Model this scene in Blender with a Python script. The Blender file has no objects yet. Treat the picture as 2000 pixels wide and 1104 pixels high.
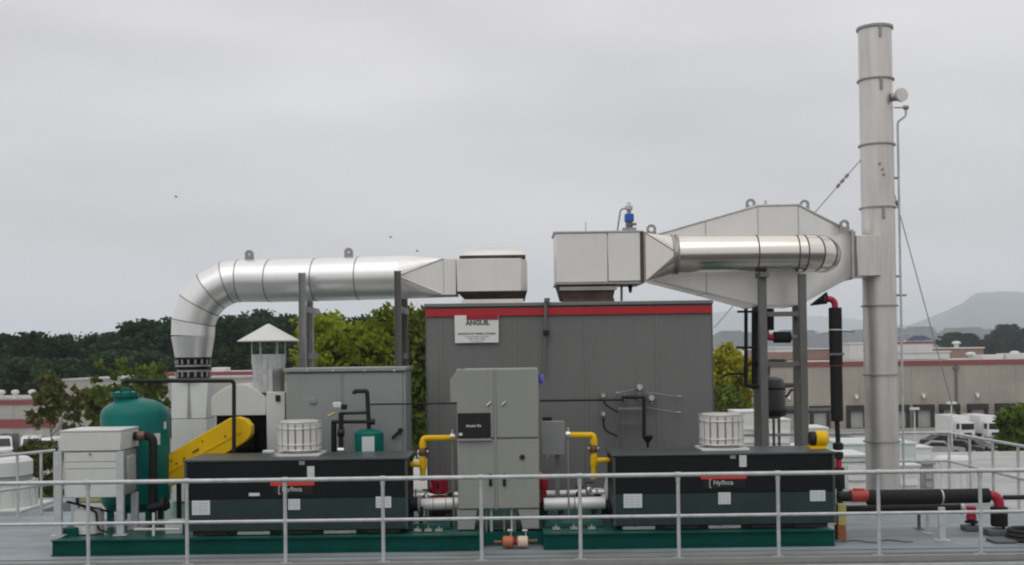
import bpy, bmesh, math, random
from mathutils import Vector, Matrix
R = math.radians
SC = bpy.context.scene
COL = SC.collection

# ------------------------------------------------------------------ camera
FPX = 2200.0            # focal length in photograph pixels (2000 wide)
EYE = Vector((0, 0, 2.65))
cam_d = bpy.data.cameras.new('camera')
cam = bpy.data.objects.new('camera', cam_d); COL.objects.link(cam)
cam_d.sensor_width = 36; cam_d.lens = 36*FPX/2000; cam_d.shift_y = 107/2000
cam_d.clip_end = 20000
CM = Matrix.Rotation(R(90.8), 4, 'X') @ Matrix.Rotation(R(-0.76), 4, 'Z')
cam.matrix_world = Matrix.Translation(EYE) @ CM
SC.camera = cam

# ------------------------------------------------------------------ sky and sun (overcast)
W = bpy.data.worlds.new('World'); SC.world = W; W.use_nodes = True
nt = W.node_tree; nt.nodes.clear()
def wn(t): return nt.nodes.new(t)
out = wn('ShaderNodeOutputWorld'); bg = wn('ShaderNodeBackground'); bg.inputs[1].default_value = 0.1
sky = wn('ShaderNodeTexSky'); sky.sky_type = 'NISHITA'; sky.sun_disc = False
SUN_EL, SUN_AZ = R(55), R(200)
sky.sun_elevation = SUN_EL; sky.sun_rotation = SUN_AZ
tc = wn('ShaderNodeTexCoord'); sep = wn('ShaderNodeSeparateXYZ')
nt.links.new(tc.outputs['Generated'], sep.inputs[0])
ramp = wn('ShaderNodeMapRange'); ramp.inputs[1].default_value = 0.0; ramp.inputs[2].default_value = 1.0
ramp.inputs[3].default_value = 5.75; ramp.inputs[4].default_value = 10.8
nt.links.new(sep.outputs[2], ramp.inputs[0])
mp = wn('ShaderNodeMapping'); mp.inputs['Scale'].default_value = (1.6, 1.6, 6.5)
nt.links.new(tc.outputs['Generated'], mp.inputs[0])
nz = wn('ShaderNodeTexNoise'); nz.inputs['Scale'].default_value = 1.9; nz.inputs['Detail'].default_value = 3; nz.inputs['Roughness'].default_value = .42
nt.links.new(mp.outputs[0], nz.inputs['Vector'])
nr = wn('ShaderNodeMapRange'); nr.inputs[1].default_value = .3; nr.inputs[2].default_value = .7
nr.inputs[3].default_value = .86; nr.inputs[4].default_value = 1.08
nt.links.new(nz.outputs[0], nr.inputs[0])
mul = wn('ShaderNodeMath'); mul.operation = 'MULTIPLY'
nt.links.new(ramp.outputs[0], mul.inputs[0]); nt.links.new(nr.outputs[0], mul.inputs[1])
tint = wn('ShaderNodeVectorMath'); tint.operation = 'SCALE'; tint.inputs[0].default_value = (1.005, .985, .997)
nt.links.new(mul.outputs[0], tint.inputs['Scale'])
mixs = wn('ShaderNodeMixRGB'); mixs.inputs[0].default_value = .94
nt.links.new(sky.outputs[0], mixs.inputs[1]); nt.links.new(tint.outputs[0], mixs.inputs[2])
nt.links.new(mixs.outputs[0], bg.inputs[0]); nt.links.new(bg.outputs[0], out.inputs[0])
sl = bpy.data.lights.new('sun', 'SUN'); sl.energy = 0.6; sl.angle = R(55); sl.color = (1, .97, .92)
so = bpy.data.objects.new('sun', sl); COL.objects.link(so)
sd = Vector((math.sin(SUN_AZ)*math.cos(SUN_EL), math.cos(SUN_AZ)*math.cos(SUN_EL), math.sin(SUN_EL)))
so.rotation_euler = (-sd).to_track_quat('-Z', 'Y').to_euler()
so.location = (0, -10, 40)
SC.view_settings.view_transform = 'Standard'; SC.view_settings.look = 'None'
SC.view_settings.exposure = 0.1; SC.view_settings.gamma = 1; SC.view_settings.use_curve_mapping = False
SC.cycles.use_denoising = True
SC.cycles.max_bounces = 6; SC.cycles.volume_bounces = 2
SC.cycles.filter_width = 2.1

# ------------------------------------------------------------------ helpers
rnd = random.Random(7)
def P(px, py, Y):
    """the world point seen at photograph pixel (px, py) at distance Y in front of the camera"""
    d = CM.to_3x3() @ Vector(((px-1000)/FPX, (552-py)/FPX + 107/FPX, -1))
    return EYE + d*(Y/d.y)
def PX(px, Y, py=800): return P(px, py, Y).x
def PZ(px, py, Y): return P(px, py, Y).z

def nd(t, k, **kw):
    n = t.nodes.new(k)
    for a, b in kw.items(): n.inputs[a].default_value = b
    return n
MATS = {}
def mat(name, col, rough=.5, metal=0., var=.1, scale=2.5, bump=0., streak=0., dirt=(.12, .11, .095), stretch=(1, 1, 1), bscale=40, rvar=.1, spec=.5):
    m = bpy.data.materials.new(name); m.use_nodes = True; t = m.node_tree; MATS[name] = m
    b = t.nodes['Principled BSDF']
    b.inputs['Metallic'].default_value = metal; b.inputs['Specular IOR Level'].default_value = spec
    c = t.nodes.new('ShaderNodeTexCoord'); mp = t.nodes.new('ShaderNodeMapping'); mp.inputs['Scale'].default_value = stretch
    t.links.new(c.outputs['Object'], mp.inputs[0])
    n = nd(t, 'ShaderNodeTexNoise', Scale=scale, Detail=6, Roughness=.62); t.links.new(mp.outputs[0], n.inputs['Vector'])
    r = t.nodes.new('ShaderNodeMapRange'); r.inputs[1].default_value = .3; r.inputs[2].default_value = .7
    r.inputs[3].default_value = 1-var; r.inputs[4].default_value = 1+var; t.links.new(n.outputs[0], r.inputs[0])
    s = t.nodes.new('ShaderNodeVectorMath'); s.operation = 'SCALE'; s.inputs[0].default_value = col
    t.links.new(r.outputs[0], s.inputs['Scale']); last = s.outputs[0]
    if streak:
        m2 = t.nodes.new('ShaderNodeMapping'); m2.inputs['Scale'].default_value = (5, 5, .45); t.links.new(c.outputs['Object'], m2.inputs[0])
        n2 = nd(t, 'ShaderNodeTexNoise', Scale=1.6, Detail=5, Roughness=.6); t.links.new(m2.outputs[0], n2.inputs['Vector'])
        r2 = t.nodes.new('ShaderNodeMapRange'); r2.inputs[1].default_value = .48; r2.inputs[2].default_value = .78; r2.inputs[4].default_value = streak
        t.links.new(n2.outputs[0], r2.inputs[0])
        mx = t.nodes.new('ShaderNodeMixRGB'); mx.inputs[2].default_value = (*dirt, 1)
        t.links.new(r2.outputs[0], mx.inputs[0]); t.links.new(last, mx.inputs[1]); last = mx.outputs[0]
    t.links.new(last, b.inputs['Base Color'])
    rr = t.nodes.new('ShaderNodeMapRange'); rr.inputs[3].default_value = max(.03, rough-rvar); rr.inputs[4].default_value = min(1, rough+rvar)
    n3 = nd(t, 'ShaderNodeTexNoise', Scale=scale*2.3, Detail=4); t.links.new(c.outputs['Object'], n3.inputs['Vector'])
    t.links.new(n3.outputs[0], rr.inputs[0]); t.links.new(rr.outputs[0], b.inputs['Roughness'])
    if bump:
        n4 = nd(t, 'ShaderNodeTexNoise', Scale=bscale, Detail=4); t.links.new(mp.outputs[0], n4.inputs['Vector'])
        bp = t.nodes.new('ShaderNodeBump'); bp.inputs['Strength'].default_value = bump; bp.inputs['Distance'].default_value = .02
        t.links.new(n4.outputs[0], bp.inputs['Height']); t.links.new(bp.outputs[0], b.inputs['Normal'])
    return m
def leafmat(name, c1, c2, trans=.25, ns=.45, ovar=.12):
    m = bpy.data.materials.new(name); m.use_nodes = True; t = m.node_tree; t.nodes.clear(); MATS[name] = m
    o = t.nodes.new('ShaderNodeOutputMaterial'); d = t.nodes.new('ShaderNodeBsdfDiffuse'); tr = t.nodes.new('ShaderNodeBsdfTranslucent')
    mx = t.nodes.new('ShaderNodeMixShader'); mx.inputs[0].default_value = trans
    g = t.nodes.new('ShaderNodeNewGeometry'); cr = t.nodes.new('ShaderNodeMixRGB'); cr.inputs[1].default_value = (*c1, 1); cr.inputs[2].default_value = (*c2, 1)
    c = t.nodes.new('ShaderNodeTexCoord'); n = nd(t, 'ShaderNodeTexNoise', Scale=ns, Detail=3); t.links.new(c.outputs['Object'], n.inputs['Vector'])
    a = t.nodes.new('ShaderNodeMath'); a.operation = 'MULTIPLY_ADD'; a.inputs[1].default_value = .5
    t.links.new(g.outputs['Random Per Island'], a.inputs[0])
    s = t.nodes.new('ShaderNodeMath'); s.operation = 'MULTIPLY_ADD'; s.inputs[1].default_value = 1.6; s.inputs[2].default_value = -.55
    t.links.new(n.outputs[0], s.inputs[0]); t.links.new(s.outputs[0], a.inputs[2]); a.use_clamp = True
    t.links.new(a.outputs[0], cr.inputs[0])
    oi = t.nodes.new('ShaderNodeObjectInfo'); ov = t.nodes.new('ShaderNodeMapRange'); ov.inputs[3].default_value = 1-ovar; ov.inputs[4].default_value = 1+ovar
    sc = t.nodes.new('ShaderNodeVectorMath'); sc.operation = 'SCALE'; t.links.new(oi.outputs['Random'], ov.inputs[0])
    t.links.new(cr.outputs[0], sc.inputs[0]); t.links.new(ov.outputs[0], sc.inputs['Scale'])
    t.links.new(sc.outputs[0], d.inputs[0]); t.links.new(sc.outputs[0], tr.inputs[0])
    t.links.new(d.outputs[0], mx.inputs[1]); t.links.new(tr.outputs[0], mx.inputs[2]); t.links.new(mx.outputs[0], o.inputs[0])
    return m

class MB:
    def __init__(s): s.v = []; s.f = []
    def add(s, vs, fs):
        k = len(s.v); s.v += [tuple(v) for v in vs]; s.f += [tuple(i+k for i in f) for f in fs]; return s
    def box(s, x0, x1, y0, y1, z0, z1):
        return s.add([(x0,y0,z0),(x1,y0,z0),(x1,y1,z0),(x0,y1,z0),(x0,y0,z1),(x1,y0,z1),(x1,y1,z1),(x0,y1,z1)],
                     [(0,3,2,1),(4,5,6,7),(0,1,5,4),(1,2,6,5),(2,3,7,6),(3,0,4,7)])
    def pbox(s, px0, py0, px1, py1, y0, y1):
        """a box whose front face covers the pixel rectangle at distance y0"""
        ym, xm = (py0+py1)/2, (px0+px1)/2
        a, b = P(px0, ym, y0).x, P(px1, ym, y0).x; zt, zb = P(xm, py0, y0).z, P(xm, py1, y0).z
        return s.box(a, b, y0, y1, zb, zt)
    def hexa(s, A, B):
        """solid between two quads (each 4 points, same winding)"""
        return s.add(list(A)+list(B), [(3,2,1,0),(4,5,6,7)] + [(i,(i+1)%4,4+(i+1)%4,4+i) for i in range(4)])
    def loft(s, rings, caps=True, closed=False):
        n = len(rings[0]); vs = [p for r in rings for p in r]; fs = []
        for i in range(len(rings)-1):
            for j in range(n):
                fs.append((i*n+j, i*n+(j+1)%n, (i+1)*n+(j+1)%n, (i+1)*n+j))
        if caps: fs += [tuple(range(n-1, -1, -1)), tuple(range((len(rings)-1)*n, len(rings)*n))]
        return s.add(vs, fs)
    def tube(s, pts, r, n=12, caps=True): return s.loft(rings(pts, r, n), caps)
    def cyl(s, p, q, r, r2=None, n=18):
        p, q = Vector(p), Vector(q); rg = rings([p, q], r, n)
        if r2 is not None: rg[1] = [q+(v-q)*(r2/r) for v in rg[1]]
        return s.loft(rg)
    def lathe(s, prof, c=(0,0,0), n=24):
        return s.loft([[(c[0]+r*math.cos(2*math.pi*k/n), c[1]+r*math.sin(2*math.pi*k/n), c[2]+z) for k in range(n)] for r, z in prof])
    def prism(s, poly, y0, y1):
        n = len(poly)
        return s.add([(x,y0,z) for x,z in poly]+[(x,y1,z) for x,z in poly],
                     [tuple(range(n)), tuple(range(2*n-1, n-1, -1))]+[(i,i+n,(i+1)%n+n,(i+1)%n) for i in range(n)])
    def annulus(s, c, ro, ri, y0, y1, n=18):
        """a plate ring facing the viewer"""
        def cr(r, y): return [(c[0]+r*math.cos(2*math.pi*k/n), y, c[2]+r*math.sin(2*math.pi*k/n)) for k in range(n)]
        return s.loft([cr(ri,y0), cr(ro,y0), cr(ro,y1), cr(ri,y1), cr(ri,y0)], caps=False)
def rings(pts, r, n):
    pts = [Vector(p) for p in pts]; t = [(pts[i+1]-pts[i]).normalized() for i in range(len(pts)-1)]
    u = t[0].cross(Vector((0,0,1)) if abs(t[0].z) < .9 else Vector((0,1,0))).normalized(); w = t[0].cross(u)
    cur = [pts[0]+(u*math.cos(2*math.pi*k/n)+w*math.sin(2*math.pi*k/n))*r for k in range(n)]
    res = [cur]
    for i in range(1, len(pts)):
        N = (t[i-1]+t[i]).normalized() if i < len(t) else t[i-1]; d = t[i-1]; k = d.dot(N)
        cur = [v + d*((pts[i]-v).dot(N)/k) for v in cur]; res.append(cur)
    return res
def fillet(pts, r, k=5):
    pts = [Vector(p) for p in pts]; o = [pts[0]]
    for i in range(1, len(pts)-1):
        a, b = (pts[i-1]-pts[i]).normalized(), (pts[i+1]-pts[i]).normalized()
        ang = a.angle(b)
        d = r/math.tan(ang/2); c = pts[i]+(a+b).normalized()*(r/math.sin(ang/2))
        p, q = pts[i]+a*d-c, pts[i]+b*d-c
        for j in range(k+1): o.append(c + p.normalized().slerp(q.normalized(), j/k).normalized()*r)
    o.append(pts[-1]); return o

def sqround(ring, corners):
    """a faceted square-to-round sheet transition: flat triangles on the four sides, folded fans at the corners"""
    mb = MB(); n = len(ring); c = sum(ring, Vector())/n; cc = sum(corners, Vector())/4
    def ang(v, o): return math.atan2(v.z-o.z, v.y-o.y)
    cs = sorted(corners, key=lambda v: ang(v, cc)); rs_ = sorted(ring, key=lambda v: ang(v, c))
    def near(a): return min(range(n), key=lambda i: abs((ang(rs_[i], c)-a+math.pi) % (2*math.pi)-math.pi))
    mids = [near(ang((cs[i]+cs[(i+1) % 4])/2, cc)) for i in range(4)]
    for i in range(4):
        a, b = cs[i], cs[(i+1) % 4]; m = mids[i]; m2 = mids[(i+1) % 4]
        mb.add([a, b, rs_[m]], [(0,1,2)])
        k = m
        while k != m2:
            mb.add([b, rs_[(k+1) % n], rs_[k]], [(0,1,2)]); k = (k+1) % n
    return mb

def mesh_of(mb, off, m, bevel=0., smooth=38, seg=1, name='mesh'):
    me = bpy.data.meshes.new(name)
    me.from_pydata([(v[0]-off[0], v[1]-off[1], v[2]-off[2]) for v in mb.v], [], mb.f)
    bm = bmesh.new(); bm.from_mesh(me)
    bmesh.ops.remove_doubles(bm, verts=bm.verts, dist=.00005) if len(bm.verts) < 4000 else None
    bmesh.ops.recalc_face_normals(bm, faces=bm.faces)
    if bevel:
        es = [e for e in bm.edges if len(e.link_faces) == 2 and e.calc_face_angle(0) > R(50)]
        bmesh.ops.bevel(bm, geom=es, offset=bevel, segments=seg, affect='EDGES', clamp_overlap=True)
    bm.to_mesh(me); bm.free()
    me.materials.append(MATS[m] if isinstance(m, str) else m)
    if smooth:
        me.polygons.foreach_set('use_smooth', [True]*len(me.polygons)); me.set_sharp_from_angle(angle=R(smooth))
    me.update(); return me
def tag(o, label=None, cat=None, group=None, kind=None):
    if label: o['label'] = label
    if cat: o['category'] = cat
    if group: o['group'] = group
    if kind: o['kind'] = kind
    return o
def single(name, mb, m, label=None, cat=None, group=None, kind=None, bevel=0., smooth=38, loc=None, seg=1):
    if loc is None: loc = (0,0,0) if kind == 'structure' else (sum(v[0] for v in mb.v)/len(mb.v), sum(v[1] for v in mb.v)/len(mb.v), min(v[2] for v in mb.v))
    o = bpy.data.objects.new(name, mesh_of(mb, loc, m, bevel, smooth, seg, name)); o.location = loc; COL.objects.link(o)
    return tag(o, label, cat, group, kind)
class Thing:
    def __init__(s, name, label, cat, loc=(0,0,0), group=None):
        s.o = bpy.data.objects.new(name, None); s.o.empty_display_size = .2; COL.objects.link(s.o)
        s.loc = tuple(loc); s.o.location = s.loc; tag(s.o, label, cat, group)
    def part(s, name, mb, m, bevel=0., smooth=38, parent=None, label=None, kind=None, seg=1):
        o = bpy.data.objects.new(name, mesh_of(mb, s.loc, m, bevel, smooth, seg, name)); COL.objects.link(o); o.parent = parent or s.o
        return tag(o, label, None, None, kind)
    def same(s, name, src, delta, parent=None, rz=0):
        """another piece sharing the mesh of src, moved by delta"""
        o = bpy.data.objects.new(name, src.data); COL.objects.link(o); o.parent = parent or src.parent; o.location = delta; o.rotation_euler.z = rz
        return o
def copy_tree(o, loc, rz=None, label=None, group=None, scale=None):
    c = o.copy(); COL.objects.link(c); c.location = loc
    if rz is not None: c.rotation_euler = (0,0,rz)
    if scale: c.scale = scale
    if label: c['label'] = label
    if group: c['group'] = group
    def rec(src, dst):
        for ch in [x for x in src.children]:
            d = ch.copy(); COL.objects.link(d); d.parent = dst; rec(ch, d)
    rec(o, c); return c
def text_part(T, txt, size, c, m, name='lettering', parent=None, depth=.002, align='CENTER', bold=0.):
    cu = bpy.data.curves.new(name, 'FONT'); cu.body = txt; cu.size = size; cu.align_x = align; cu.align_y = 'CENTER'; cu.extrude = depth; cu.offset = bold
    cu.resolution_u = 3
    tmp = bpy.data.objects.new(name, cu); COL.objects.link(tmp)
    me = bpy.data.meshes.new_from_object(tmp.evaluated_get(bpy.context.evaluated_depsgraph_get()))
    bpy.data.objects.remove(tmp)
    me.transform(Matrix.Translation(Vector(c)-Vector(T.loc)) @ Matrix.Rotation(R(90), 4, 'X'))
    me.materials.clear(); me.materials.append(MATS[m])
    o = bpy.data.objects.new(name, me); COL.objects.link(o); o.parent = parent or T.o
    return o

# ------------------------------------------------------------------ materials
mat('deck', (.228,.26,.272), .6, 0, .3, .9, .35, stretch=(.3,2.4,1), bscale=6, rvar=.2)
mat('membrane', (.36,.36,.35), .8, 0, .22, .35, .1)
mat('ground', (.30,.29,.275), .9, 0, .18, .05)
def stains(name, col, scale, amt):
    t = MATS[name].node_tree; b = t.nodes['Principled BSDF']; old = b.inputs['Base Color'].links[0].from_socket
    c = t.nodes.new('ShaderNodeTexCoord'); mp = t.nodes.new('ShaderNodeMapping'); mp.inputs['Scale'].default_value = (.45,1.5,1); t.links.new(c.outputs['Object'], mp.inputs[0])
    n = nd(t, 'ShaderNodeTexNoise', Scale=scale, Detail=7, Roughness=.7, Distortion=.6); t.links.new(mp.outputs[0], n.inputs['Vector'])
    r = t.nodes.new('ShaderNodeMapRange'); r.inputs[1].default_value = .52; r.inputs[2].default_value = .66; r.inputs[4].default_value = amt; t.links.new(n.outputs[0], r.inputs[0])
    mx = t.nodes.new('ShaderNodeMixRGB'); mx.inputs[2].default_value = (*col,1); t.links.new(r.outputs[0], mx.inputs[0]); t.links.new(old, mx.inputs[1]); t.links.new(mx.outputs[0], b.inputs['Base Color'])
stains('deck', (.12,.135,.14), .9, .7); stains('membrane', (.27,.265,.25), .5, .6)
mat('asphalt', (.05,.05,.05), .9, 0, .2, .5)
mat('grass', (.13,.15,.05), .95, 0, .3, 1.5)
mat('hill', (.05,.07,.045), 1, 0, .3, .01)
mat('concrete_tan', (.35,.32,.275), .85, 0, .2, .16, streak=.35, dirt=(.21,.205,.17))
mat('concrete_pale', (.40,.385,.35), .85, 0, .1, .1, streak=.3, dirt=(.25,.24,.2))
mat('red_trim', (.24,.055,.06), .6, 0, .12, .3)
mat('brown_roof', (.30,.2,.165), .85, 0, .15, .2)
mat('blue_roof', (.08,.11,.19), .6, 0, .1, .2)
mat('white_far', (.62,.62,.60), .7, 0, .08, .2)
mat('dock_black', (.025,.024,.023), .8, 0, .2, 1)
mat('dock_door', (.33,.34,.33), .6, 0, .1, 1)
mat('galv', (.50,.52,.515), .5, .25, .16, 7, rvar=.1)
mat('galv_dark', (.27,.275,.27), .55, .2, .12, 3)
mat('steel_grey', (.135,.135,.128), .5, .1, .12, 2)
mat('green_paint', (.0005,.066,.052), .5, 0, .2, 2, streak=.3, dirt=(.008,.045,.038), spec=.15)
mat('green_deck', (.015,.085,.07), .35, 0, .3, 2)
mat('tank_green', (.0005,.128,.108), .38, 0, .1, 2, streak=.2, dirt=(.002,.07,.06), spec=.22)
mat('black_panel', (.008,.009,.010), .5, 0, .12, 1.5, rvar=.08, spec=.22)
mat('dark_green_panel', (.026,.046,.045), .45, 0, .12, 1.5, streak=.2, dirt=(.04,.055,.052), spec=.25)
mat('dark_lid', (.05,.066,.063), .4, 0, .1, 2)
mat('oven_grey', (.160,.163,.157), .5, 0, .07, .5, streak=.35, dirt=(.118,.119,.112), spec=.35, rvar=.16, bump=.25, bscale=1.1)
mat('oven_roof', (.17,.172,.165), .55, 0, .08, 1)
mat('red_stripe', (.42,.012,.018), .45, 0, .06, 1.5)
mat('cab_grey', (.278,.29,.266), .5, 0, .05, 1.2, streak=.25, dirt=(.22,.22,.195), spec=.35)
mat('cab_blue_grey', (.265,.288,.272), .5, 0, .05, 1.2, streak=.22, dirt=(.2,.215,.2), spec=.35)
mat('white_paint', (.60,.615,.59), .5, 0, .05, 1.5, streak=.2, dirt=(.42,.42,.38), spec=.35)
mat('white_jacket', (.82,.82,.80), .38, .2, .04, 1.5, rvar=.06, streak=.1, dirt=(.55,.53,.48))
mat('alu', (.78,.78,.765), .33, .7, .03, .8, streak=.12, dirt=(.6,.59,.56), rvar=.05, bump=.12, bscale=1.5)
mat('alu_sheet', (.78,.765,.73), .36, .5, .05, 1.0, streak=.2, dirt=(.58,.55,.5), rvar=.1, bump=.35, bscale=1.6)
mat('stainless', (.76,.715,.65), .2, .97, .04, 1.2, streak=.12, dirt=(.5,.44,.37), rvar=.05)
mat('stack_steel', (.66,.64,.605), .38, .7, .06, 1.2, streak=.5, dirt=(.40,.38,.35), rvar=.1)
mat('rust_dark', (.085,.06,.05), .7, .3, .35, 4, streak=.5, dirt=(.16,.085,.055))
mat('seam', (.22,.21,.195), .6, .4, .2, 4)
mat('ring_steel', (.33,.325,.31), .5, .6, .15, 3)
mat('yellow', (.76,.47,.004), .45, 0, .1, 2, streak=.22, dirt=(.35,.2,.01), spec=.25)
mat('yellow_pale', (.42,.37,.12), .6, 0, .15, 4)
mat('rust_orange', (.28,.10,.035), .7, 0, .25, 6)
mat('brown_union', (.16,.09,.05), .5, .4, .2, 8)
mat('black', (.012,.012,.012), .6, 0, .2, 3, spec=.35)
mat('black_rough', (.014,.0135,.013), .75, 0, .25, 6, bump=.2, bscale=20, spec=.3)
mat('rubber', (.02,.02,.02), .8, 0, .2, 3)
mat('red_paint', (.38,.012,.035), .42, 0, .12, 4)
mat('red_coupling', (.40,.045,.035), .42, 0, .12, 4)
mat('orange_cap', (.50,.14,.06), .5, 0, .12, 4)
mat('cream_cap', (.62,.50,.36), .5, 0, .12, 4)
mat('plastic_white', (.66,.65,.61), .5, 0, .06, 2, streak=.2, dirt=(.45,.43,.38))
mat('fan_beige', (.46,.45,.41), .6, 0, .1, 2)  # duller beige of the exhaust fan drum and pedestal
mat('sign_white', (.72,.72,.70), .5, 0, .03, 2)
mat('sticker', (.62,.65,.65), .45, 0, .06, 6)
mat('ink', (.06,.06,.06), .6, 0, .05, 2)
mat('ink_soft', (.40,.41,.41), .6, 0, .05, 2)
mat('ink_white', (.65,.67,.67), .5, 0, .05, 2)
mat('ink_grey', (.5,.52,.52), .5, 0, .2, 9)
mat('sign_red', (.30,.01,.025), .5, 0, .05, 2)
mat('bright_red', (.62,.05,.04), .45, 0, .05, 2)
mat('blue', (.02,.10,.42), .4, 0, .08, 4)
mat('beacon_blue', (.12,.13,.5), .4, 0, .05, 2)
mat('steel_bright', (.62,.62,.60), .3, .85, .1, 6)
mat('glass_dark', (.015,.018,.02), .12, 0, .05, 1)
mat('car_white', (.72,.73,.72), .3, 0, .03, 1)
mat('car_silver', (.38,.39,.41), .3, .4, .03, 1)
mat('car_black', (.02,.021,.023), .3, 0, .03, 1)
mat('car_red', (.30,.02,.03), .3, 0, .03, 1)
mat('bark', (.085,.07,.052), .9, 0, .25, 4)
mat('block_grey', (.10,.115,.12), .7, 0, .15, 4)
mat('vessel', (.075,.077,.075), .5, .1, .12, 3)
mat('pale_green_box', (.50,.57,.545), .6, 0, .06, 1)
mat('stain', (.12,.135,.14), .6, 0, .2, 2)
leafmat('leaf_dark', (.010,.024,.013), (.055,.092,.042), .25, .3, .35)
leafmat('leaf_mid', (.045,.075,.014), (.16,.21,.04))
leafmat('leaf_lime', (.10,.14,.012), (.37,.42,.05), .4, .6)
leafmat('leaf_yellow', (.22,.215,.012), (.46,.45,.035), .4)
leafmat('leaf_olive', (.06,.07,.022), (.17,.18,.06))
leafmat('leaf_far', (.012,.022,.015), (.045,.066,.038), .25, .2, .3)

# ------------------------------------------------------------------ the setting: ground, roofs, hills
GZ = -8.1
single('ground', MB().add([(-12000,-400,GZ),(12000,-400,GZ),(12000,12000,GZ),(-12000,12000,GZ)], [(0,1,2,3)]), 'ground', kind='structure')
single('unseen_asphalt', MB().box(-400,400,-190,14.0,GZ+.004,GZ+.02), 'asphalt', kind='structure')  # out of view, added so the metal ducts reflect dark ground
XR = 8.15
deck = MB()
deck.add([(x,y,z) for z in (0,GZ+.004) for x,y in ((-16,14.32),(XR,14.32),(XR,21.2),(-6.4,21.2),(-6.4,19.6),(-8.3,19.6),(-8.3,21.6),(-16,21.6))],
         [tuple(range(8)), tuple(range(15,7,-1))]+[(i,i+8,(i+1)%8+8,(i+1)%8) for i in range(8)])
single('roof_deck', deck, 'deck', kind='structure', smooth=0)
single('lower_roof', MB().box(-5.0, 22, 21.25, 42, GZ+.008, -1.25), 'membrane', kind='structure')
for i, y in enumerate((14.85,)):
    single('membrane_lap', MB().box(-15.9, XR-.02, y, y+.11, .004, .010), 'deck', kind='structure')
def grass_strip(x0,x1,y0,y1): single('grass_strip', MB().box(x0,x1,y0,y1,GZ+.004,GZ+.12), 'grass', kind='structure')
grass_strip(-60,-24,84,93); grass_strip(-60,-24,96,100); grass_strip(40,70,96,103)
def hills(prof, Y0, Y1, name, seed):
    rr = random.Random(seed); mb = MB(); nx, ny = 90, 14; xs = [p[0] for p in prof]
    def ridge(px):
        for (a,b),(c,d) in zip(prof, prof[1:]):
            if a <= px <= c: return b+(d-b)*(px-a)/(c-a)
        return prof[-1][1]
    vs = []
    for i in range(nx+1):
        px = xs[0]+(xs[-1]-xs[0])*i/nx; top = P(px, ridge(px)+rr.uniform(-.7,.7), Y1)
        for j in range(ny+1):
            t = j/ny; y = Y0+(Y1-Y0)*t
            s = t*t*(3-2*t)
            vs.append((top.x*(y/Y1), y, GZ-1+(top.z-GZ+1)*s*(1+rr.uniform(-.05,.03)*(1-t))))
        vs.append((top.x*1.2, Y1*1.25, GZ-2.5))
    n = ny+2
    mb.add(vs, [(i*n+j, (i+1)*n+j, (i+1)*n+j+1, i*n+j+1) for i in range(nx) for j in range(n-1)])
    single(name, mb, 'hill', kind='structure', smooth=80)
hills([(1640,655),(1720,642),(1775,636),(1812,622),(1850,607),(1880,593),(1898,579),(1912,573),(1950,571),(1985,571),(2020,576),(2080,590),(2200,610),(2400,640)], 3800, 6500, 'hill', 3)
hills([(1150,640),(1300,622),(1390,612),(1430,606),(1470,607),(1520,613),(1580,617),(1640,620),(1700,628),(1760,634),(1850,640),(2000,640)], 7000, 9000, 'distant_hills', 5)

# ------------------------------------------------------------------ far buildings
def building(name, label, px0, px1, ytop, Y, depth, wall, z_base=GZ, npan=8, trim=None, group=None, cap=.0):
    xa, xb = PX(px0, Y), PX(px1, Y); zt = PZ((px0+px1)/2, ytop, Y)
    T = Thing(name, label, 'building', ((xa+xb)/2, Y, z_base), group)
    T.part('core', MB().box(xa+.15, xb-.15, Y+.05, Y+depth, z_base, zt-.1), wall)
    w = (xb-xa)/npan
    for i in range(npan):
        T.part('wall_panel', MB().box(xa+i*w+.015, xa+(i+1)*w-.015, Y, Y+.12, z_base, zt), wall, bevel=.01)
    T.part('roof', MB().box(xa-.05, xb+.05, Y-.05, Y+depth+.05, zt+.004, zt+.18), 'membrane')
    if trim:
        for (z0, z1) in trim: T.part('fascia', MB().box(xa-.06, xb+.06, Y-.13, Y-.03, zt-z0, zt-z1), 'red_trim')
    return T, xa, xb, zt
YW = 137.
T, xa, xb, zt = building('warehouse', 'long tan concrete warehouse with red roof edge and a row of dock doors', 1425, 2240, 707, YW, 60, 'concrete_tan', npan=16, trim=((.36,-.2),))
WZ = zt
# docks: black shelters round grey doors
for k, px in enumerate((1540, 1600, 1672, 1755, 1803, 1853, 1908, 1962, 2014)):
    x = PX(px, YW); z0 = GZ+1.1; z1 = z0+2.75
    fr = T.part('dock_shelter', MB().box(x-1.2, x+1.2, YW-.6, YW-.01, z1-.7, z1).box(x-1.2, x-.8, YW-.5, YW-.01, z0, z1-.7).box(x+.8, x+1.2, YW-.5, YW-.01, z0, z1-.7), 'dock_black')
    T.part('door', MB().box(x-.8, x+.8, YW-.2, YW-.01, z0, z1-.7), 'dock_door', parent=fr)
    if k % 2 == 0: T.part('wall_light', MB().box(x-.2, x+.2, YW-.35, YW-.01, z1+1.0, z1+1.3).cyl((x, YW-.3, z1+1.0), (x, YW-.45, z1+.75), .1, .22), 'white_far')
T.part('downspout', MB().cyl((PX(1868,YW), YW-.15, GZ), (PX(1868,YW), YW-.15, WZ-.4), .14).box(PX(1868,YW)-.35, PX(1868,YW)+.35, YW-.4, YW-.01, WZ-.9, WZ-.64), 'steel_grey')
T.part('dock_apron', MB().box(xa, xb, YW-.9, YW-.51, GZ, GZ+1.05), 'concrete_pale')
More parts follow.
